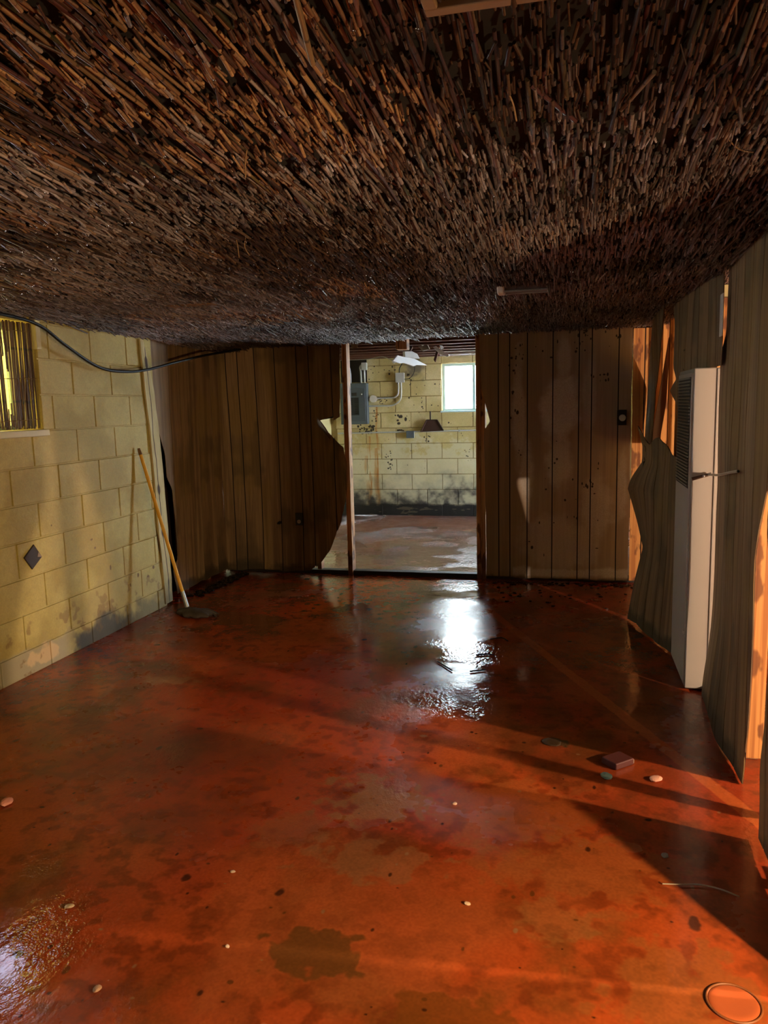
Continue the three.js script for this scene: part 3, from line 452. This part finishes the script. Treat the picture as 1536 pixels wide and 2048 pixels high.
// ---------------------------------------------------------------- exposed joists of the far room
{
  for (let i = 0; i < 9; i++) { const z = -6.62 - i * 0.392; const j = mesh('ceiling_joist', uvBy(rbox(-3.12, 0.95, 2.06, 2.30, z - 0.038, z, 0.003), (x, y, zz) => [x, Math.abs(y - 2.06) < 0.01 ? zz : y]), M.joist); tag(j, ['first', 'second', 'third', 'fourth', 'fifth', 'sixth', 'seventh', 'eighth', 'ninth'][i] + ' exposed wooden ceiling joist of the far room, counted from the doorway', 'joist', 'joists over the far room'); }
  const blk = mesh('joist_block', uvBy(rbox(-1.532, -1.43, 1.955, 2.12, -6.98, -6.86, 0.004), (x, y) => [x * 3, y]), M.pine); tag(blk, 'short wooden block fixed under a joist above the doorway', 'wood block');
}

// ---------------------------------------------------------------- lamps (both outside the frame)
const bulbProfile = [[0.0, -0.06], [0.018, -0.055], [0.029, -0.035], [0.03, -0.02], [0.024, 0.005], [0.014, 0.03], [0.013, 0.045]].map(([a, b]) => new THREE.Vector2(a, b));
function bulbLamp(name, L, label) {
  const g = group(name); tag(g, label, 'lamp'); g.position.set(...L.pos);
  const em = new THREE.Color().setRGB(...L.color); const bulb = mesh('bulb', new THREE.LatheGeometry(bulbProfile, 20), new THREE.MeshStandardMaterial({ color: 0xffffff, emissive: em, emissiveIntensity: 12 }), g);
  bulb.castShadow = false;
  mesh('socket', new THREE.CylinderGeometry(0.02, 0.022, 0.05, 16).translate(0, 0.07, 0), M.black, g);
  mesh('bracket', rbox(-0.015, 0.015, 0.085, 0.1, -0.02, 0.145, 0.003), M.black, g);
  const p = new THREE.PointLight(em, L.power, 0, 2); p.position.set(0, -0.02, 0); p.castShadow = true; p.shadow.radius = 1.6; p.shadow.mapSize.set(2048, 2048); g.add(p);
  return g;
}
{
  const L = LAMP_A, g = group('clamp_lamp'); tag(g, 'clamp lamp with a metal reflector on a stand to the right of the camera', 'lamp');
  const pos = new THREE.Vector3(...L.pos), dir = new THREE.Vector3(...L.aim).sub(pos).normalize(), q = new THREE.Quaternion().setFromUnitVectors(new THREE.Vector3(0, -1, 0), dir);
  const put = (geo, back) => { geo.applyQuaternion(q); const o = pos.clone().addScaledVector(dir, -back); return geo.translate(o.x, o.y, o.z); };
  const em = new THREE.Color().setRGB(...L.color);
  mesh('bulb', put(new THREE.LatheGeometry(bulbProfile, 20), 0.10), new THREE.MeshStandardMaterial({ color: 0xffffff, emissive: em, emissiveIntensity: 10 }), g);
  mesh('reflector', put(new THREE.LatheGeometry([[0.03, 0.06], [0.06, 0.05], [0.10, 0.0], [0.125, -0.06], [0.13, -0.06], [0.105, 0.002], [0.064, 0.055], [0.03, 0.066], [0.03, 0.06]].map(([a, b]) => new THREE.Vector2(a, b)), 32), 0.10), M.steel, g);
  mesh('socket', put(new THREE.CylinderGeometry(0.025, 0.028, 0.08, 16), 0.20), M.black, g);
  const e = pos.clone().addScaledVector(dir, -0.22); mesh('stand', rod([e.x, 0, e.z], [e.x, e.y, e.z], 0.012), M.black, g); mesh('foot', new THREE.CylinderGeometry(0.12, 0.13, 0.015, 24).translate(e.x, 0.008, e.z), M.black, g);
  const p = new THREE.SpotLight(em, L.power, 0, THREE.MathUtils.degToRad(L.angle), L.penumbra, 2); p.position.copy(pos); p.target.position.set(...L.aim); p.castShadow = true; p.shadow.radius = 1.8; p.shadow.mapSize.set(2048, 2048); g.add(p); g.add(p.target);
}
bulbLamp('wall_bulb', LAMP_B, 'bare bulb on a bracket in the room behind the right wall');

// ---------------------------------------------------------------- white wall heater and its strap
{
  const x0 = 0.572, x1 = 0.735, z0 = -3.94, z1 = -4.44, y0 = 0.012, y1 = 1.60;
  const h = group('wall_heater'); tag(h, 'tall narrow white wall heater set between torn panels', 'heater');
  mesh('case', rbox(x0, x1, y0, y1, z1, z0, 0.007, 2), M.heaterPaint, h);
  const f = mesh('front_panel', rbox(x0 - 0.007, x0 + 0.002, y0 + 0.02, y1 - 0.02, z1 + 0.02, z0 - 0.018, 0.003), M.heaterFront, h);
  for (let k = 0; k < 34; k++) mesh('louvre', rbox(x0 - 0.014, x0 - 0.006, 1.03 + k * 0.0158, 1.037 + k * 0.0158, z1 + 0.05, z0 - 0.04, 0.001), M.steel, f);
  mesh('grille_back', box(x0 - 0.0085, x0 - 0.0065, 1.02, 1.56, z1 + 0.045, z0 - 0.035), std('#26211d', 0.7), f);
  for (const q of [0.05]) mesh('side_flange', rbox(x1 - q - 0.01, x1 - q, y0 + 0.005, y1 - 0.005, z0 - 0.002, z0 + 0.006, 0.002), M.heaterPaint, h);
  mesh('clip', rbox(x0 - 0.012, x0 - 0.004, 0.29, 0.305, z0 - 0.04, z0 - 0.015, 0.002), M.whitePaint, h);
  const s = group('metal_strap'); tag(s, 'bent metal strap screwed across the white heater', 'strap');
  mesh('bar', rod([0.575, 1.072, -3.925], [0.66, 1.098, -3.915], 0.0085, 0.0075), std('#5c4638', 0.5, { metalness: 0.4 }), s);
  mesh('rod', tube([[0.65, 1.095, -3.915], [0.638, 1.12, -3.62], [0.618, 1.165, -3.25], [0.60, 1.19, -3.02]], 0.0055, 24), M.steel, s);
  for (const x of [0.625, 0.648]) { const g = new THREE.SphereGeometry(0.006, 10, 6); g.translate(x, 1.088 + (x - 0.625) * 0.3, -3.907); mesh('screw', g, M.galv, s); }
}
// pale sliver of trim high on the right wall
{ const t = mesh('metal_sliver', rbox(0.628, 0.634, 1.72, 1.90, -3.66, -3.60, 0.002), M.whitePaint); t.rotation.x = 0; tag(t, 'pale metal sliver in the gap above the white heater', 'metal strip'); }

// ---------------------------------------------------------------- outlets
function outlet(name, x, y, z, label) {
  const g = group(name); tag(g, label, 'outlet'); g.position.set(x, y, z);
  mesh('plate', rbox(-0.034, 0.034, -0.055, 0.055, -0.003, 0.006, 0.004), M.black, g);
  const c = new THREE.CylinderGeometry(0.017, 0.017, 0.004, 20); c.rotateX(Math.PI / 2);
  for (const s of [-1, 1]) { const f = mesh('socket', c.clone().translate(0, s * 0.021, 0.007), s < 0 ? std('#b9aea0', 0.5) : M.black, g); mesh('slot', rbox(-0.007, -0.005, s * 0.021 - 0.004, s * 0.021 + 0.005, 0.0085, 0.0096, 0.0004), M.black, f); mesh('slot', rbox(0.005, 0.007, s * 0.021 - 0.004, s * 0.021 + 0.005, 0.0085, 0.0096, 0.0004), M.black, f); }
  return g;
}
outlet('wall_outlet', -2.297, 0.492, ZP + 0.038, 'black outlet plate low on the dark panelling left of the doorway');
{ // switch plate with white knob
  const g = group('wall_switch'); tag(g, 'black plate with round white knob on the panelling right of the doorway', 'switch'); g.position.set(0.392, 1.322, ZP + 0.026);
  mesh('plate', rbox(-0.036, 0.036, -0.06, 0.06, -0.003, 0.006, 0.004), M.black, g);
  const c = new THREE.CylinderGeometry(0.024, 0.026, 0.018, 24); c.rotateX(Math.PI / 2); mesh('knob', c.translate(0.004, -0.002, 0.014), std('#cfc8ba', 0.4), g);
}
// ---------------------------------------------------------------- diamond on the left wall
{
  const g = group('diamond_plate'); tag(g, 'dark diamond-shaped plate on the cream block wall', 'plate'); g.position.set(XL + 0.004, 0.66, -3.66);
  const sh = new THREE.Shape(); sh.moveTo(0.068, -0.012); sh.lineTo(0.012, 0.066); sh.lineTo(-0.072, 0.008); sh.lineTo(-0.016, -0.066); sh.closePath();
  const ex = new THREE.ExtrudeGeometry(sh, { depth: 0.006, bevelEnabled: true, bevelSize: 0.002, bevelThickness: 0.002, bevelSegments: 1 }); ex.rotateY(Math.PI / 2); mesh('plate', ex, std('#31231a', 0.6), g);
  const s2 = new THREE.Shape(); s2.moveTo(0.066, -0.012); s2.lineTo(0.04, 0.02); s2.lineTo(0.03, -0.006); s2.closePath(); const e2 = new THREE.ExtrudeGeometry(s2, { depth: 0.003, bevelEnabled: false }); e2.rotateY(Math.PI / 2); e2.translate(0.007, 0, 0); mesh('chipped_corner', e2, std('#8a7868', 0.7), g);
}
// ---------------------------------------------------------------- mop
{
  const g = group('deck_mop'); tag(g, 'yellow handled mop leaning on the left block wall', 'mop');
  const a = [-2.665, 0.075, -4.86], b = [-2.925, 1.205, -4.80], at = (t) => a.map((v, i) => lerp(v, b[i], t));
  mesh('handle', rod(at(0.08), at(0.965), 0.0125, 0.012, 14), std('#dca21c', 0.5), g);
  mesh('hanging_cap', rod(at(0.96), at(1.0), 0.0128, 0.008, 14), std('#6a4a1c', 0.6), g);
  mesh('ferrule', rod(at(-0.012), at(0.09), 0.016, 0.014, 14), M.galv, g);
  const head = new THREE.SphereGeometry(1, 36, 14); const p = head.attributes.position;
  for (let i = 0; i < p.count; i++) { const x = p.getX(i), y = p.getY(i), z = p.getZ(i), th = Math.atan2(z, x), r = 1 + 0.10 * Math.sin(th * 9) + 0.2 * (fbm(th * 2 + 9, y, 2) - 0.5); p.setXYZ(i, x * 0.155 * r + 0.025, Math.max(-0.6, y) * 0.03 + 0.018 + 0.012 * fbm(x * 6 + 3, z * 6, 2), z * 0.10 * r * (0.8 + 0.2 * x)); }
  head.rotateY(-0.35); head.computeVertexNormals(); head.translate(-2.625, 0.002, -4.85);
  const hm = mesh('mop_head', head, std('#4a4038', 0.85), g);
  for (let k = 0; k < 16; k++) { const t = rr(-2.6, 1.2), r = rr(0.10, 0.16); const c = [-2.625 + 0.03, 0.03, -4.85], e = [c[0] + Math.cos(t) * r * 1.15, 0.006, c[2] + Math.sin(t) * r * 0.75]; mesh('strand', tube([[c[0] + Math.cos(t) * 0.04, 0.045, c[2] + Math.sin(t) * 0.03], [lerp(c[0], e[0], 0.7), 0.036, lerp(c[2], e[2], 0.7)], e], 0.006, 8, 6), std(k % 2 ? '#554a40' : '#3c332c', 0.85), hm); }
}
// ---------------------------------------------------------------- black cable
{
  const c = mesh('black_cable', tube([[-2.865, 1.975, -3.2], [-2.865, 1.975, -3.5], [-2.865, 1.945, -3.78], [-2.86, 1.853, -3.985], [-2.86, 1.738, -4.31], [-2.86, 1.722, -4.59], [-2.863, 1.742, -4.845], [-2.86, 1.813, -5.265], [-2.81, 1.884, -5.65], [-2.70, 1.955, -6.1]], 0.0095, 80), std('#0b0908', 0.5)); tag(c, 'black cable sagging from the ceiling across the corner of the block wall', 'cable');
}
// ---------------------------------------------------------------- electrics on the far wall
{
  const zf = ZF;
  const b = group('breaker_panel'); tag(b, 'grey breaker panel with an open-faced column of breakers on the far wall', 'breaker panel');
  mesh('case', rbox(-2.95, -2.585, 1.222, 1.757, zf, zf + 0.09, 0.006), M.metalPaint, b);
  const d = mesh('cover', rbox(-2.925, -2.61, 1.262, 1.69, zf + 0.09, zf + 0.098, 0.003), M.metalDoor, b);
  mesh('label', rbox(-2.793, -2.722, 1.592, 1.634, zf + 0.098, zf + 0.1, 0.0008), std('#14161a', 0.4), d);
  mesh('breaker_bay', rbox(-2.826, -2.694, 1.34, 1.572, zf + 0.098, zf + 0.0995, 0.0006), std('#23272b', 0.6), d);
  for (let k = 0; k < 4; k++) mesh('breaker', rbox(-2.822, -2.772, 1.548 - k * 0.024, 1.568 - k * 0.024, zf + 0.099, zf + 0.106, 0.002), M.black, d);
  for (let k = 0; k < 9; k++) mesh('breaker', rbox(-2.752, -2.700, 1.548 - k * 0.0245, 1.568 - k * 0.0245, zf + 0.099, zf + 0.106, 0.002), M.black, d);
  const l = new THREE.SphereGeometry(0.009, 12, 8); l.translate(-2.655, 1.612, zf + 0.1); mesh('latch', l, M.galv, d);
  mesh('red_tag', rbox(-2.9, -2.818, 1.195, 1.212, zf + 0.04, zf + 0.046, 0.002), std('#c8502c', 0.6), b);
  const grey = std('#b4b6b4', 0.45, { metalness: 0.2 });
  const c1 = group('conduit_elbow'); tag(c1, 'grey conduit rising from the breaker panel into a square elbow box', 'conduit');
  mesh('pipe', tube([[-2.672, 1.757, zf + 0.04], [-2.676, 1.9, zf + 0.04], [-2.68, 1.965, zf + 0.045], [-2.645, 2.0, zf + 0.05]], 0.013, 30), grey, c1);
  mesh('elbow_box', rbox(-2.66, -2.588, 1.925, 2.02, zf + 0.01, zf + 0.07, 0.008), grey, c1);
  mesh('down_pipe', rod([-2.625, 1.757, zf + 0.04], [-2.625, 1.93, zf + 0.04], 0.011), grey, c1);
  const c0 = mesh('conduit_pipe', tube([[-2.815, 1.757, zf + 0.04], [-2.82, 1.9, zf + 0.04], [-2.84, 1.98, zf + 0.04], [-2.9, 2.05, zf + 0.04]], 0.013, 26), grey); tag(c0, 'grey conduit curving up from the left end of the breaker panel', 'conduit');
  const dark = mesh('dark_board', rbox(-2.96, -2.60, 1.772, 2.06, zf, zf + 0.009, 0.003), std('#2a211b', 0.8)); tag(dark, 'dark board on the far wall above the breaker panel', 'board');
  const r = new THREE.CylinderGeometry(0.044, 0.044, 0.05, 24); r.rotateX(Math.PI / 2); r.translate(-2.513, 1.549, zf + 0.026);
  const rb = group('round_box'); tag(rb, 'round white junction box beside the breaker panel', 'junction box'); mesh('body', r, M.whitePaint, rb); const rl = new THREE.CylinderGeometry(0.047, 0.047, 0.006, 24); rl.rotateX(Math.PI / 2); mesh('lid', rl.translate(-2.513, 1.549, zf + 0.054), M.whitePaint, rb);
  const pa = mesh('bent_conduit', tube([[-2.47, 1.556, zf + 0.025], [-2.33, 1.556, zf + 0.025], [-2.23, 1.562, zf + 0.025], [-2.185, 1.60, zf + 0.025], [-2.177, 1.66, zf + 0.025], [-2.177, 1.752, zf + 0.025]], 0.0105, 50), grey); tag(pa, 'upper bent grey conduit running from the round box up to the square junction box', 'conduit');
  const pb = mesh('bent_conduit', tube([[-2.585, 1.455, zf + 0.025], [-2.4, 1.455, zf + 0.025], [-2.25, 1.462, zf + 0.025], [-2.16, 1.52, zf + 0.025], [-2.141, 1.60, zf + 0.025], [-2.140, 1.752, zf + 0.025]], 0.0105, 50), grey); tag(pb, 'lower bent grey conduit running from the breaker panel up to the square junction box', 'conduit');
  const jb = group('junction_box'); tag(jb, 'square grey junction box under the broken ceiling fixture', 'junction box'); mesh('body', rbox(-2.205, -2.095, 1.75, 1.872, zf, zf + 0.05, 0.004), grey, jb); mesh('cover', rbox(-2.207, -2.093, 1.748, 1.874, zf + 0.05, zf + 0.055, 0.002), grey, jb); for (const s of [-1, 1]) mesh('screw', new THREE.SphereGeometry(0.005, 8, 6).translate(-2.15 + s * 0.035, 1.811 + s * 0.035, zf + 0.055), M.galv, jb);
  const w1 = mesh('black_wire', tube([[-2.16, 1.872, zf + 0.03], [-2.15, 1.93, zf + 0.05], [-2.11, 1.99, zf + 0.08], [-2.1, 2.06, zf + 0.1]], 0.007, 20), M.black); tag(w1, 'short black wire rising from the square junction box', 'wire');
  const w2 = mesh('black_wire', tube([[-2.095, 1.79, zf + 0.03], [-2.03, 1.80, zf + 0.03], [-1.97, 1.86, zf + 0.03], [-1.95, 1.95, zf + 0.05], [-1.97, 2.05, zf + 0.06]], 0.005, 26), M.black); tag(w2, 'black wire looping right from the square junction box to the ceiling', 'wire');
  const hc = mesh('straight_conduit', rod([-3.02, 1.103, zf + 0.022], [-0.72, 1.121, zf + 0.022], 0.010), grey); tag(hc, 'long straight grey conduit along the far block wall', 'conduit');
  const cb = group('conduit_box'); tag(cb, 'small grey outlet box on the straight conduit left of the dustpan', 'junction box'); mesh('body', rbox(-2.077, -1.978, 1.030, 1.122, zf, zf + 0.046, 0.004), grey, cb); mesh('cover', rbox(-2.079, -1.976, 1.028, 1.124, zf + 0.046, zf + 0.05, 0.002), M.metalPaint, cb);
  const cl = mesh('pipe_clip', rbox(-1.395, -1.378, 1.098, 1.132, zf, zf + 0.034, 0.003), M.galv); tag(cl, 'small metal clip on the straight conduit under the far window', 'clip');
}
// ---------------------------------------------------------------- dustpan on the conduit
{
  const g = group('dustpan'); tag(g, 'brown dustpan propped upright on the conduit under the far window', 'dustpan'); const z = ZF + 0.035;
  const sh = new THREE.Shape(); sh.moveTo(-0.148, 0); sh.lineTo(0.15, 0.012); sh.lineTo(0.072, 0.15); sh.lineTo(-0.068, 0.15); sh.closePath();
  const br = std('#3a231a', 0.5);
  mesh('pan', new THREE.ExtrudeGeometry(sh, { depth: 0.006, bevelEnabled: true, bevelSize: 0.002, bevelThickness: 0.002, bevelSegments: 1 }).translate(-1.738, 1.108, z), br, g);
  for (const [a, b] of [[[-0.068, 0.15], [-0.148, 0.0]], [[0.072, 0.15], [0.15, 0.012]], [[-0.068, 0.15], [0.072, 0.15]]]) mesh('rim', rod([a[0] - 1.738, a[1] + 1.108, z + 0.018], [b[0] - 1.738, b[1] + 1.108, z + 0.012], 0.008), br, g);
  mesh('handle', rbox(-1.766, -1.747, 1.255, 1.372, z + 0.006, z + 0.022, 0.005), br, g);
}
// ---------------------------------------------------------------- broken light fixture and scraps under the joists
{
  const white = std('#eef2f2', 0.5), rust = std('#5a3626', 0.8);
  const g = group('broken_fixture'); tag(g, 'broken white light fixture hanging under the far joists', 'light fixture');
  const plate = (pts, th, mat, name, z, ry) => { const sh = new THREE.Shape(); pts.forEach(([a, b], i) => i ? sh.lineTo(a, b) : sh.moveTo(a, b)); sh.closePath(); const e = new THREE.ExtrudeGeometry(sh, { depth: th, bevelEnabled: true, bevelSize: 0.002, bevelThickness: 0.002, bevelSegments: 1 }); e.translate(1.65, 0, 0); e.rotateY(ry); e.translate(-1.65, 0, z); return mesh(name, e, mat, g); };
  plate([[-1.86, 1.912], [-1.80, 1.968], [-1.74, 1.955], [-1.60, 1.94], [-1.43, 1.872], [-1.56, 1.876], [-1.60, 1.862], [-1.72, 1.895], [-1.77, 1.890]], 0.02, white, 'shade_plate', -8.0, 0.8);
  plate([[-1.72, 1.955], [-1.722, 2.01], [-1.64, 2.012], [-1.582, 1.985], [-1.555, 1.94], [-1.62, 1.942]], 0.05, white, 'canopy', -8.04, 0.6);
  plate([[-1.815, 1.91], [-1.79, 1.93], [-1.77, 1.905], [-1.80, 1.895]], 0.02, white, 'end_clip', -7.96, 0);
  mesh('stem', rod([-1.65, 1.99, -8.01], [-1.65, 2.075, -8.2], 0.012), rust, g);
  const scraps = [[[[-1.59, 2.14], [-1.56, 2.15], [-1.48, 2.08], [-1.50, 2.065]], white, 'long pale scrap of ceiling board above the broken fixture', 0.3], [[[-1.55, 2.065], [-1.44, 2.07], [-1.42, 2.03], [-1.50, 2.015]], std('#8d8176', 0.8), 'grey brown scrap of ceiling board beside the broken fixture', -0.3], [[[-1.41, 2.055], [-1.38, 2.062], [-1.24, 1.965], [-1.26, 1.952], [-1.33, 1.975]], white, 'pale torn strip hanging from the joists left of the far window', 0.2], [[[-1.35, 2.075], [-1.325, 2.07], [-1.31, 2.045], [-1.335, 2.04]], white, 'tiny pale scrap under the joists left of the far window', 0.4], [[[-1.42, 1.93], [-1.36, 2.09], [-1.33, 2.09], [-1.40, 1.905]], rust, 'brown splinter hanging beside the broken fixture', -0.4]];
  scraps.forEach(([pts, m, label, ry], i) => { const sh = new THREE.Shape(); pts.forEach(([a, b], k) => k ? sh.lineTo(a, b) : sh.moveTo(a, b)); sh.closePath(); const e = new THREE.ExtrudeGeometry(sh, { depth: 0.012, bevelEnabled: true, bevelSize: 0.0015, bevelThickness: 0.0015, bevelSegments: 1 }); const cx = pts[0][0]; e.translate(-cx, 0, 0); e.rotateY(ry); e.translate(cx, 0, -8.0 - 0.06 * i); tag(mesh('board_scrap', e, m), label, 'scrap', 'scraps under the far joists'); });
  const lb = mesh('pale_batten', rbox(-1.42, 0.3, 2.0, 2.022, -8.62, -8.59, 0.003), white); lb.rotation.z = 0.0; tag(lb, 'thin pale batten under the joists above the far window', 'batten');
  const lw = mesh('loose_wire', tube([[-2.62, 1.985, -8.6], [-2.2, 1.975, -8.4], [-1.98, 1.98, -8.2], [-1.82, 1.925, -8.0]], 0.004, 30), std('#9a938a', 0.5)); tag(lw, 'loose grey wire running along the joists to the broken fixture', 'wire');
  // paper scrap at the doorway head
  const s = strip(() => 0, () => 0.09, { v0: 0, v1: 0.1, nv: 6, P: (a, v) => [-1.82 + a * (1 - 0.4 * (0.1 - v) / 0.1) + 0.04 * (0.1 - v) / 0.1, 1.94 + v, ZP + 0.01 + 0.03 * Math.sin(a * 30)] }, 0, 0.002); tag(mesh('paper_scrap', s, std('#a8a397', 0.8)), 'pale torn paper scrap hanging at the top left of the doorway', 'paper');
}
// ---------------------------------------------------------------- things on the ceiling
{
  const g = group('ceiling_bracket'); tag(g, 'short metal strip light with a white end cap on the reed ceiling', 'light fixture');
  mesh('channel', rbox(-0.31, -0.11, 1.985, 2.012, -3.86, -3.79, 0.004), std('#6b5d54', 0.5, { metalness: 0.3 }), g);
  mesh('end_cap', rbox(-0.345, -0.31, 1.975, 2.012, -3.87, -3.78, 0.008, 2), M.whitePaint, g);
  for (const z of [-3.865, -3.785]) mesh('rail', rbox(-0.31, -0.105, 1.978, 1.988, z - 0.004, z + 0.004, 0.002), M.galv, g);
  mesh('end_wire', tube([[-0.112, 2.0, -3.79], [-0.105, 1.97, -3.80], [-0.105, 1.968, -3.85], [-0.10, 2.0, -3.86]], 0.003, 16), M.galv, g);
  const f = group('ceiling_hatch'); tag(f, 'edge of a pale wooden frame on the ceiling at the top of the view', 'frame');
  const fm = std('#7d6040', 0.6); mesh('rail', rbox(-0.20, -0.02, 1.992, 2.015, -1.135, -1.115, 0.003), fm, f); mesh('side_rail', rbox(-0.20, -0.18, 1.992, 2.015, -1.115, -0.85, 0.003), fm, f); mesh('side_rail', rbox(-0.04, -0.02, 1.992, 2.015, -1.115, -0.85, 0.003), fm, f);
  const t = mesh('tan_slat', rbox(-2.06, -1.80, 2.0, 2.006, -3.80, -3.73, 0.002), std('#6e4c2c', 0.6)); tag(t, 'flat tan slat lying against the reed ceiling on the left', 'slat');
  const straw = std('#8a6640', 0.7);
  const put = (pts, label) => tag(mesh('hanging_straw', tube(pts, 0.0016, 10, 6), straw), label, 'straw', 'straws hanging from the ceiling');
  put([[-1.055, 2.01, -2.39], [-1.05, 1.98, -2.39], [-1.045, 1.945, -2.385]], 'left one of two short straws hanging side by side from the reed ceiling');
  put([[-1.025, 2.01, -2.40], [-1.03, 1.98, -2.40], [-1.015, 1.952, -2.40]], 'right one of two short straws hanging side by side from the reed ceiling');
  put([[-0.115, 2.01, -1.46], [-0.105, 1.992, -1.48], [-0.10, 1.968, -1.50]], 'straw hanging from the ceiling beyond the pale wooden frame');
  put([[0.32, 2.01, -1.86], [0.35, 1.99, -1.88], [0.375, 1.975, -1.86]], 'bent straw hanging from the right side of the reed ceiling');
  put([[0.35, 2.01, -4.0], [0.42, 1.99, -3.98], [0.5, 1.995, -3.95]], 'pale straw near the ceiling edge above the white heater');
  put([[-0.68, 2.01, -1.62], [-0.685, 1.985, -1.62], [-0.688, 1.955, -1.625]], 'straw hanging from the middle of the reed ceiling');
}
// ---------------------------------------------------------------- litter on the floor
function chip(name, x, z, r, hex, label, cat, grp, flat = 0.5, rough = 0.6) {
  const g = new THREE.IcosahedronGeometry(r, 1), p = g.attributes.position, k = rnd() * 50;
  for (let i = 0; i < p.count; i++) { const a = p.getX(i), b = p.getY(i), c = p.getZ(i), q = 0.75 + 0.5 * vn(a / r * 1.3 + k, (b + c) / r * 1.3 + k); p.setXYZ(i, a * q * 1.2, b * q * flat, c * q); }
  g.computeBoundingBox(); g.translate(0, -g.boundingBox.min.y - r * 0.06, 0); g.computeVertexNormals();
  const o = mesh(name, g, std(hex, rough)); o.position.set(x, 0, z); o.rotation.y = rnd() * 6; return tag(o, label, cat, grp);
}
chip('stone_chip', -1.436, -1.811, 0.011, '#c9a98a', 'cream pebble alone on the red floor near the left edge', 'chip', 'chips on the floor');
chip('stone_chip', -1.159, -1.537, 0.010, '#b98b6c', 'tan pebble on the red floor near the lower left corner', 'chip', 'chips on the floor');
chip('stone_chip', -2.06, -2.30, 0.022, '#d98a76', 'pink chip on the red floor at the left edge', 'chip', 'chips on the floor');
chip('stone_chip', 0.149, -2.929, 0.02, '#7fa3a0', 'turquoise chip beside the dark red brick piece', 'chip', 'chips on the floor');
chip('stone_chip', 0.332, -2.948, 0.022, '#e0a080', 'pale pink chip in the lit strip right of the brick piece', 'chip', 'chips on the floor', 0.35);
chip('stone_chip', -0.9, -1.75, 0.006, '#d8b79a', 'tiny cream chip in the lower middle of the red floor', 'chip', 'chips on the floor');
chip('stone_chip', -0.28, -2.06, 0.008, '#d8b08c', 'small cream chip in the orange lit area of the floor', 'chip', 'chips on the floor');
chip('stone_chip', -0.40, -2.62, 0.008, '#e2b898', 'small pale chip below the window reflection on the floor', 'chip', 'chips on the floor');
chip('stone_chip', -1.03, -2.07, 0.007, '#cfa88a', 'tiny pale chip left of the middle of the red floor', 'chip', 'chips on the floor');
chip('stone_chip', 0.31, -2.43, 0.012, '#9b8878', 'grey chip in the dark shadow left of the wire', 'chip', 'chips on the floor', 0.3);
chip('wet_leaf', -0.06, -3.21, 0.035, '#3d2c18', 'wet brown leaf clump at the edge of the lit strip', 'leaf', undefined, 0.12, 0.4);
{
  const b = group('brick_piece'); tag(b, 'dark red broken brick piece lying in the lit strip of floor', 'brick'); b.position.set(0.20, 0, -3.06); b.rotation.y = 0.75;
  mesh('body', rbox(-0.05, 0.05, 0, 0.028, -0.04, 0.04, 0.005), std('#4a1a10', 0.6), b); mesh('broken_end', rbox(0.048, 0.056, 0.002, 0.02, -0.038, 0.036, 0.002), std('#8e7a62', 0.8), b);
  const w = mesh('loose_wire', tube([[0.285, 0.004, -2.271], [0.34, 0.006, -2.276], [0.394, 0.006, -2.286], [0.45, 0.005, -2.276], [0.497, 0.004, -2.252]], 0.0022, 40), std('#b9a28c', 0.3, { metalness: 0.5 })); tag(w, 'thin bent wire lying in the shadow near the right wall', 'wire');
  const ring = group('floor_ring'); tag(ring, 'rusty ring flat on the floor in the lower right corner', 'ring'); ring.position.set(0.40, 0, -1.82);
  const t1 = new THREE.TorusGeometry(0.062, 0.003, 8, 40); t1.rotateX(Math.PI / 2); t1.translate(0, 0.003, 0); mesh('outer_ring', t1, std('#7d4420', 0.5), ring);
  const lid = new THREE.LatheGeometry([[0.0, 0.003], [0.04, 0.004], [0.05, 0.007], [0.058, 0.003]].map(([a, c]) => new THREE.Vector2(a, c)), 32); mesh('plate', lid, std('#a8502a', 0.35), ring);
  // splinters and wet debris
  const tw = (pts, r, hex, label) => tag(mesh('splinter', tube(pts, r, 8, 6), std(hex, 0.5)), label, 'splinter', 'splinters on the wet floor');
  tw([[-0.47, 0.006, -4.62], [-0.40, 0.006, -4.66], [-0.36, 0.005, -4.60]], 0.004, '#2a160d', 'upper dark splinter at the right edge of the window reflection');
  tw([[-0.52, 0.006, -4.30], [-0.46, 0.006, -4.33], [-0.42, 0.006, -4.32]], 0.005, '#2a160d', 'middle dark splinter at the right edge of the window reflection');
  tw([[-0.72, 0.006, -4.15], [-0.62, 0.006, -4.02]], 0.004, '#2a160d', 'dark splinter crossing the window reflection on the floor');
  tw([[-0.52, 0.006, -4.02], [-0.44, 0.006, -4.06]], 0.004, '#2a160d', 'lowest dark splinter at the right edge of the window reflection');
  const heap = []; for (let i = 0; i < 130; i++) { const t = rnd(), x = lerp(-2.92, -2.82, rnd()) + 0.05 * t, z = lerp(-5.35, -6.2, t); const q = new THREE.IcosahedronGeometry(rr(0.008, 0.026), 0); q.scale(1.4, 0.6, 1); q.rotateY(rnd() * 6); q.translate(x, 0.006, z); heap.push(q); }
  const h = mesh('wet_debris', mergeGeometries(heap), std('#120b08', 0.25)); h.userData.kind = 'stuff'; tag(h, 'wet black crumbs heaped along the foot of the corner panelling', 'debris');
  const heap2 = []; for (let i = 0; i < 150; i++) { const x = rr(-0.6, 0.5), z = -6.22 + Math.abs(rr(-0.1, 0.1)) + (rnd() < 0.3 ? rr(0, 0.7) : 0); const q = new THREE.IcosahedronGeometry(rr(0.005, 0.016), 0); q.scale(1.5, 0.5, 1); q.rotateY(rnd() * 6); q.translate(x, 0.004, z); heap2.push(q); }
  const h2 = mesh('wet_debris', mergeGeometries(heap2), std('#1c0f0a', 0.25)); h2.userData.kind = 'stuff'; tag(h2, 'dark wet crumbs along the foot of the panelling right of the doorway', 'debris');
}
renderer.render(scene, camera);
